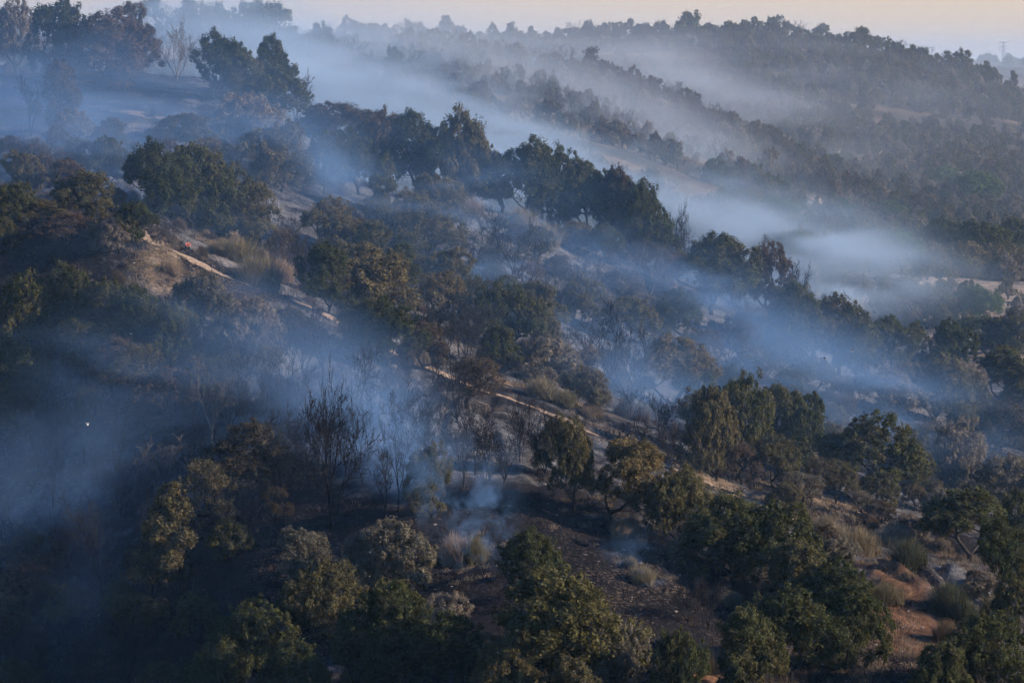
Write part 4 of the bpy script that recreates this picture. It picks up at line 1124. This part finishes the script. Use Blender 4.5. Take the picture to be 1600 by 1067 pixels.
ball('nose', (0, -.30, 1.17), .018, skin_m, pr)

wht = simple_mat('white_plumage', (0.50, 0.49, 0.47), 0.8); blk = simple_mat('dark_plumage', (0.03, 0.03, 0.035), 0.8)
def bird(px, py, dd, span, yaw, flap, label, wing=None):
    r = bpy.data.objects.new('bird', None); COL.objects.link(r); r.location = (dd * (px - 800) * K, dd, -dd * (py - HOR) * K); r.rotation_euler = (0.15, 0.1, yaw)
    tag(r, label, 'bird', 'birds flying over the slope')
    s_ = span * 0.8
    tube_obj('body', [([(0, -.42 * s_, .02 * s_), (0, -.34 * s_, .03 * s_), (0, -.28 * s_, .03 * s_), (0, -.18 * s_, 0), (0, 0, 0), (0, .16 * s_, 0), (0, .25 * s_, .01 * s_)], [.004 * s_, .012 * s_, .03 * s_, .035 * s_, .065 * s_, .045 * s_, .02 * s_])], wht, r, 8)
    for sg in (-1, 1):
        a = np.array([(0, -.09, .03), (.2, -.12, .03 + .2 * flap), (.36, -.06, .03 + .26 * flap), (.5, .06, .03 + .24 * flap), (.34, .09, .02 + .25 * flap), (.18, .09, .02 + .19 * flap), (0, .1, .02)]) * s_
        a[:, 0] *= sg; t = np.array([0, 0, -.012 * s_]); V_ = np.concatenate([a, a + t]); n = 7
        me = bpy.data.meshes.new('wing'); me.from_pydata([tuple(v) for v in V_], [], [tuple(range(n)), tuple(range(2 * n - 1, n - 1, -1))] + [(i, (i + 1) % n, n + (i + 1) % n, n + i) for i in range(n)])
        me.materials.append(wing or wht); link('wing', me, r)
    tv = [(0, .22, .01), (-.06, .36, .01), (.06, .36, .01), (0, .22, -.003), (-.06, .36, -.003), (.06, .36, -.003)]
    me = bpy.data.meshes.new('tail'); me.from_pydata([tuple(c * s_ for c in v) for v in tv], [], [(0, 1, 2), (5, 4, 3), (0, 3, 4, 1), (1, 4, 5, 2), (2, 5, 3, 0)]); me.materials.append(wing or wht); link('tail', me, r)
bird(1288, 561, 430, .95, 1.2, .9, 'lone black and white bird flying before the right-hand oak row', blk)
bird(1331, 549, 435, .75, 2.0, 1.3, 'black and white bird flying a little higher than its neighbour', blk)
bird(1420, 525, 450, .55, .6, .6, 'small pale bird above the right-hand oak row')
bird(1516, 531, 440, .75, 1.7, .8, 'bird flying farthest to the right, over the hazy thicket')
bird(204, 522, 380, .5, .4, .5, 'small white bird over the blue smoke at left')
bird(137, 664, 360, .75, 2.6, 1.5, 'white bird with raised wings at lower left')
bird(706, 916, 320, .42, .9, .4, 'small white bird in the dark gap at bottom centre')

steel = simple_mat('galvanised_steel', (0.20, 0.21, 0.22), 0.5, 0.6)
pd_ = 5300.0; pxx = pd_ * (1568 - 800) * K; pz0 = float(gz(pxx, pd_)) - 1
py_ = bpy.data.objects.new('electricity_pylon', None); COL.objects.link(py_); py_.location = (pxx, pd_, pz0)
tag(py_, 'thin lattice electricity pylon far away on the right horizon', 'pylon')
H_ = (HOR - 66) * K * pd_ - pz0; parts = []
def wdt(t): return 4.2 * (1 - t) + 1.6 * t
NL = 9
for sx_ in (-1, 1):
    for sy_ in (-1, 1):
        link_pts = [((sx_ * wdt(t) / 2), sy_ * wdt(t) / 2, t * H_) for t in (0, .5, 1)]
        tube_obj('leg', [(link_pts, [.35, .3, .25])], steel, py_, 4)
for i in range(NL):
    a, b = i / NL, (i + 1) / NL
    for s_ in (-1, 1):
        parts += [([(-wdt(a) / 2, s_ * wdt(a) / 2, a * H_), (wdt(b) / 2, s_ * wdt(b) / 2, b * H_)], [.16, .16]), ([(wdt(a) / 2, s_ * wdt(a) / 2, a * H_), (-wdt(b) / 2, s_ * wdt(b) / 2, b * H_)], [.16, .16]),
                  ([(s_ * wdt(a) / 2, -wdt(a) / 2, a * H_), (s_ * wdt(b) / 2, wdt(b) / 2, b * H_)], [.16, .16])]
tube_obj('lattice_brace', parts, steel, py_, 4)
for hz_, wl_ in ((.98, 6.5), (.80, 5.2), (.62, 4.6)):
    tube_obj('crossarm', [([(-wl_, 0, H_ * hz_ - .3), (0, 0, H_ * hz_ + .9), (wl_, 0, H_ * hz_ - .3)], [.15, .3, .15]), ([(-wl_, 0, H_ * hz_ - .3), (wl_, 0, H_ * hz_ - .3)], [.15, .15])], steel, py_, 4)
# ------------------------------------------------------------------ haze over the whole place, and the drifting smoke
def vol_mat(name, color, dens, aniso=0.0, attr=None):
    m = bpy.data.materials.new(name); m.use_nodes = True; nt = m.node_tree; nt.nodes.clear()
    v = nt.nodes.new('ShaderNodeVolumePrincipled'); v.inputs['Color'].default_value = (*color, 1); v.inputs['Density'].default_value = dens
    v.inputs['Anisotropy'].default_value = aniso; v.inputs['Density Attribute'].default_value = attr or ''
    o = nt.nodes.new('ShaderNodeOutputMaterial'); nt.links.new(v.outputs[0], o.inputs['Volume']); return m
HZ = 0.4e-4
hv = [(x, y, z) for x in (-20000, 20000) for y in (-40, 9500) for z in (float(ZG.min()) - 40, 42)]
hf = [(0, 1, 3, 2), (4, 6, 7, 5), (0, 4, 5, 1), (2, 3, 7, 6), (0, 2, 6, 4), (1, 5, 7, 3)]
hm = bpy.data.meshes.new('haze'); hm.from_pydata(hv, [], hf); hm.materials.append(vol_mat('pale_blue_haze', (0.35, 0.62, 1.0), HZ))
haze = link('haze', hm); tag(haze, kind='stuff')

RN = np.random.default_rng(99)
def up_matrix(n, cell):
    """smooth interpolation weights from a coarse random row to n samples"""
    t = np.arange(n) / cell; i = np.floor(t).astype(int); f = t - i; f = f * f * (3 - 2 * f)
    A = np.zeros((n, int(i.max()) + 2), np.float32); A[np.arange(n), i] = 1 - f; A[np.arange(n), i + 1] = f
    return A
def noise3(shape, cells, octv=4, gain=0.55):
    out = np.zeros(shape, np.float32); a = 1.0; tot = 0
    for o in range(octv):
        M3 = [up_matrix(n, max(c / 2 ** o, 1.01)) for n, c in zip(shape, cells)]
        g = RN.random([m.shape[1] for m in M3]).astype(np.float32) - 0.5
        g = np.tensordot(M3[0], g, (1, 0)); g = np.tensordot(g, M3[1], (1, 1)).transpose(0, 2, 1); g = np.tensordot(g, M3[2], (2, 1))
        out += a * g; tot += a; a *= gain
    return out / tot * 1.9 + 0.5
def warp3(n, wx, wy, wz):
    """drag a noise field along smooth offsets so that it curls and tears"""
    sh = n.shape; I, J, L_ = np.indices(sh, dtype=np.float32)
    i = np.clip(I + wx, 0, sh[0] - 1.01); j = np.clip(J + wy, 0, sh[1] - 1.01); k = (L_ + wz) % (2.0 * (sh[2] - 1.02)); k = np.where(k > sh[2] - 1.02, 2.0 * (sh[2] - 1.02) - k, k)
    i0 = i.astype(np.int32); j0 = j.astype(np.int32); k0 = k.astype(np.int32); fi = i - i0; fj = j - j0; fk = k - k0
    o = 0
    for a in (0, 1):
        for b in (0, 1):
            for c in (0, 1):
                o = o + n[i0 + a, j0 + b, k0 + c] * (fi if a else 1 - fi) * (fj if b else 1 - fj) * (fk if c else 1 - fk)
    return o
def grid_volume(arr, lo, hi, mat, label):
    """voxel grid object filled from a numpy array"""
    nx_, ny_, nz_ = arr.shape; arr = arr * 500.0      # grid units kept well above the renderer's clipping threshold
    me = bpy.data.meshes.new('smoke'); me.vertices.add(arr.size)
    a = me.attributes.new('dens', 'FLOAT', 'POINT'); a.data.foreach_set('value', arr.astype(np.float32).ravel())
    o = link('smoke', me)
    ng = bpy.data.node_groups.new('smoke', 'GeometryNodeTree')
    ng.interface.new_socket('Geometry', in_out='INPUT', socket_type='NodeSocketGeometry'); ng.interface.new_socket('Geometry', in_out='OUTPUT', socket_type='NodeSocketGeometry')
    N = ng.nodes; Lk = ng.links.new; gi = N.new('NodeGroupInput'); go = N.new('NodeGroupOutput'); vc = N.new('GeometryNodeVolumeCube')
    for q, v in zip(('Resolution X', 'Resolution Y', 'Resolution Z'), arr.shape): vc.inputs[q].default_value = v
    vc.inputs['Min'].default_value = lo; vc.inputs['Max'].default_value = hi
    p = N.new('GeometryNodeInputPosition'); sx_ = N.new('ShaderNodeSeparateXYZ'); Lk(p.outputs[0], sx_.inputs[0])
    ids = []
    for q in range(3):
        mr = N.new('ShaderNodeMapRange'); Lk(sx_.outputs[q], mr.inputs[0])
        for i_, v in enumerate((lo[q], hi[q], 0.0, arr.shape[q] - 1.0)): mr.inputs[i_ + 1].default_value = v
        rd = N.new('ShaderNodeMath'); rd.operation = 'ROUND'; Lk(mr.outputs[0], rd.inputs[0]); ids.append(rd.outputs[0])
    def mad(a_, b_, c_):
        m_ = N.new('FunctionNodeIntegerMath'); m_.operation = 'MULTIPLY_ADD'; Lk(a_, m_.inputs[0]); m_.inputs[1].default_value = b_; Lk(c_, m_.inputs[2]); return m_.outputs[0]
    ix = mad(mad(ids[0], ny_, ids[1]), nz_, ids[2])
    si = N.new('GeometryNodeSampleIndex'); si.data_type = 'FLOAT'; si.domain = 'POINT'
    na = N.new('GeometryNodeInputNamedAttribute'); na.data_type = 'FLOAT'; na.inputs[0].default_value = 'dens'
    Lk(gi.outputs[0], si.inputs['Geometry']); Lk(na.outputs[0], si.inputs['Value']); Lk(ix, si.inputs['Index'])
    Lk(si.outputs[0], vc.inputs['Density'])
    sm = N.new('GeometryNodeSetMaterial'); Lk(vc.outputs[0], sm.inputs[0]); sm.inputs['Material'].default_value = mat; Lk(sm.outputs[0], go.inputs[0])
    md = o.modifiers.new('smoke', 'NODES'); md.node_group = ng
    tag(o, label, kind='stuff'); return o
def smoke_region(lo, hi, step, sources, base, cells, mat, label, seed, lo_t=0.40, hi_t=0.72, base_h=40.0, shear=0.0):
    """smoke that hugs the ground: sources (column, row, depth, radius x, radius y, height, strength, lift)"""
    xs, ys, zs = [np.arange(a, b + 0.1, step_) for a, b, step_ in zip(lo, hi, step)]
    X = xs[:, None]; Y = ys[None, :]; G = gz(X + 0 * Y, Y + 0 * X)
    Hh = zs[None, None, :] - G[:, :, None]
    D = np.full(Hh.shape, 0.0, np.float32)
    c = [v / s_ for v, s_ in zip(cells, step)]
    n = noise3(Hh.shape, c, 6, .62)
    wv_ = [noise3(Hh.shape, [q * 1.3 for q in c], 2) - 0.5 for _ in range(3)]
    n = warp3(n, wv_[0] * c[0] * 1.9, wv_[1] * c[1] * 1.5, wv_[2] * c[2] * 1.6 + shear * np.arange(len(xs), dtype=np.float32)[:, None, None] * step[0] / step[2])
    nn = np.clip((n - lo_t) / (hi_t - lo_t), 0, 1) ** 1.3
    for (px, py, d, rx, ry, hh, st_, lift) in sources:
        x0 = d * (px - 800) * K
        hz = -d * (py - HOR) * K - float(gz(x0, d)) if py is not None else lift   # height of the puff centre over the ground there
        hz = max(min(hz, 25), -2)
        D += (st_ * np.exp(-((X - x0) / rx) ** 2 - ((Y - d) / ry) ** 2)[:, :, None] * np.exp(-((Hh - hz) / hh) ** 2)).astype(np.float32)
    D = D * (0.10 + 1.5 * nn)
    side = np.clip(1.45 - (X / Y / K + 800) / 1350, .3, 1.4)[:, :, None] * np.clip((Y - 330) / 110, .22, 1.25)[:, :, None] if step[0] < 2 else 1.0
    D += base * side * (0.35 + 1.1 * n) * np.exp(-(np.clip(Hh, 0, None) / base_h) ** 2)
    D = np.where(Hh > -3.0, D, 0)
    D[D < 2.5e-5] = 0
    return grid_volume(D, tuple(float(v[0]) for v in (xs, ys, zs)), tuple(float(v[-1]) for v in (xs, ys, zs)), mat, label)
near_sm = vol_mat('blue_grey_smoke', (0.31, 0.55, 0.95), 0.002, 0.1, 'density')
mid_sm = vol_mat('pale_smoke', (0.60, 0.78, 1.0), 0.002, 0.1, 'density')
far_sm = vol_mat('far_smoke', (0.72, 0.80, 0.92), 0.002, 0.0, 'density')
# column, row, depth, radius across, radius in depth, height, strength, lift
NEAR = [
 (930, 430, 500, 9, 14, 6, .030, 0), (870, 470, 490, 8, 12, 5, .020, 0), (760, 350, 525, 9, 14, 7, .035, 0), (680, 400, 510, 8, 14, 6, .022, 0), (560, 320, 520, 12, 16, 8, .022, 0),
 (1000, 470, 500, 8, 12, 5, .018, 0), (1110, 490, 520, 8, 14, 5, .026, 0), (1180, 530, 500, 9, 12, 6, .030, 0), (1260, 590, 480, 9, 14, 6, .028, 0), (1340, 600, 500, 10, 14, 6, .022, 0), (1440, 650, 480, 9, 12, 5, .020, 0),
 (970, 600, 440, 5, 8, 4, .030, 0), (1050, 610, 455, 6, 8, 5, .022, 0),
 (90, 270, 500, 10, 16, 8, .035, 0), (150, 320, 480, 7, 12, 6, .035, 0), (30, 200, 540, 12, 18, 10, .022, 0), (240, 180, 560, 10, 16, 8, .010, 0), (440, 250, 530, 10, 14, 8, .020, 0), (330, 250, 540, 9, 12, 7, .012, 0),
 (120, 530, 410, 8, 12, 6, .008, 0), (210, 530, 410, 6, 9, 5, .016, 0), (30, 700, 392, 5, 8, 5, .010, 0), (130, 740, 388, 3.5, 7, 5, .022, 0), (20, 800, 380, 3, 6, 5, .016, 0), (330, 460, 425, 8, 10, 6, .020, 0), (300, 600, 400, 9, 10, 6, .018, 0),
 (430, 600, 405, 7, 10, 6, .026, 0), (520, 640, 400, 6, 8, 6, .042, 0), (590, 690, 390, 4.5, 7, 5, .052, 0), (610, 760, 380, 3, 5, 4, .055, 0), (470, 680, 395, 6, 8, 4, .030, 0), (660, 760, 380, 3, 4, 4, .045, 0),
 (110, 950, 372, 3.5, 6, 4, .012, 0), (900, 720, 410, 6, 5, 3, .010, 0),
]
MID = [
 (430, 20, 720, 24, 45, 14, .016, 0), (520, 70, 800, 24, 45, 13, .022, 0), (590, 115, 820, 18, 45, 9, .030, 0), (660, 165, 820, 18, 45, 9, .034, 0), (740, 220, 810, 18, 45, 9, .034, 0), (830, 265, 800, 18, 40, 9, .030, 0),
 (930, 300, 790, 18, 40, 8, .022, 0), (1030, 335, 780, 18, 40, 7, .020, 0), (1130, 370, 770, 14, 40, 7, .024, 0), (1215, 398, 760, 12, 40, 7, .046, 0), (1290, 418, 750, 11, 40, 7, .085, 0), (1360, 430, 760, 10, 35, 5, .050, 0), (1450, 440, 770, 14, 30, 4, .016, 0),
 (300, 10, 700, 22, 35, 10, .014, 0), (1230, 350, 980, 20, 30, 7, .009, 0), (1130, 320, 960, 20, 30, 8, .008, 0), (150, 0, 700, 25, 35, 8, .006, 0),
]
FAR = [
 (700, 95, 1200, 30, 70, 11, .005, 0), (850, 150, 1200, 30, 60, 9, .008, 0), (960, 185, 1200, 35, 60, 11, .010, 0), (1060, 215, 1200, 26, 60, 10, .009, 0), (1140, 250, 1180, 24, 50, 9, .005, 0), (600, 60, 1180, 50, 60, 14, .006, 0),
 (980, 110, 1550, 60, 90, 14, .0040, 0), (1090, 150, 1550, 50, 90, 14, .0060, 0), (1180, 140, 1650, 50, 80, 13, .0032, 0), (1330, 100, 1950, 70, 110, 15, .0020, 0), (880, 80, 1650, 70, 90, 14, .0030, 0), (1450, 120, 1900, 80, 120, 16, .0009, 0),
]
smoke_region((-100, 305, -78), (104, 622, 24), (0.9, 1.15, 0.85), [q[:6] + (q[6] * (0.6 if q[0] < 460 and q[1] > 440 else 0.85),) + q[7:] for q in NEAR], 0.9e-3, (26, 26, 6.5), near_sm, 'blue smoke clinging to the burnt slopes and hollows round the footpath', 1, .40, .66, 30, .30)
smoke_region((-175, 624, -80), (200, 1110, 40), (1.7, 2.6, 1.3), [q[:6] + (q[6] * 0.40,) + q[7:] for q in MID], 2.6e-4, (60, 60, 9), mid_sm, 'bright smoke bank running down the valley behind the ridge row', 2, .38, .62, 40, .42)
smoke_region((-420, 1114, -80), (470, 2700, 70), (5.5, 9, 3.2), [q[:6] + (q[6] * 0.38,) + q[7:] for q in FAR], 2.1e-4, (110, 120, 14), far_sm, 'thin smoke between the far burnt ridges', 3, .34, .66, 60, .22)
plain = np.full((16, 16, 5), 2.2e-4, np.float32); plain[:, :, -1] = 1.2e-4
grid_volume(plain, (-2500., 2710., -70.), (3200., 9000., 22.), far_sm, 'pale smoke haze over the farthest plain')
def wisp(px, py, d, rx, ry, rz, dens, cell, label, lean=0.4):
    """a torn plume close up, rising from one smouldering spot"""
    sh = (90, 70, 110); n = noise3(sh, (cell, cell, cell * 1.8), 5, .6)
    w3 = [noise3(sh, (cell * 1.4,) * 3, 2) - 0.5 for _ in range(3)]
    n = warp3(n, w3[0] * cell * 1.6, w3[1] * cell * 1.6, w3[2] * cell * 1.6)
    u, v, t = np.meshgrid(np.linspace(-1, 1, 90), np.linspace(-1, 1, 70), np.linspace(0, 1, 110), indexing='ij')
    cx_ = lean * (t - 0.45) * -1.0 + 0.12 * np.sin(t * 9); wd_ = 0.26 + 0.40 * t
    e = np.exp(-((u - cx_) / wd_) ** 2 - (v / wd_) ** 2) * np.clip(t * 12, 0, 1) * np.clip((1 - t) * 2.2, 0, 1) * (1.25 - t) * np.clip((1 - np.abs(u)) * 5, 0, 1) * np.clip((1 - np.abs(v)) * 5, 0, 1)
    D = (dens * e * (0.25 + 0.75 * t) * np.clip((n - .46) / .26, 0, 1) ** 1.4).astype(np.float32); D[D < 1e-4] = 0
    x0 = d * (px - 800) * K; z0 = float(gz(x0, d))
    return grid_volume(D, (x0 - rx, d - ry, z0), (x0 + rx, d + ry, z0 + 2 * rz), near_sm, label)
for px_, py_2, r_, z_, dn, lb in [(722, 895, 6.5, 7.0, .55, 'dense plume of smoke rising beside the straw plumes'), (640, 830, 6, 7.5, .34, 'plume of smoke rising round the olive oak'), (775, 850, 3.5, 3.5, .45, 'small plume of smoke on the black slope'), (1000, 920, 5, 3, .22, 'faint ground smoke on the black slope at right')]:
    x_, d_, z_0 = hit(px_, py_2, 262, 600); wisp(px_, py_2, d_, r_, r_ * .8, z_, dn, 16, lb)
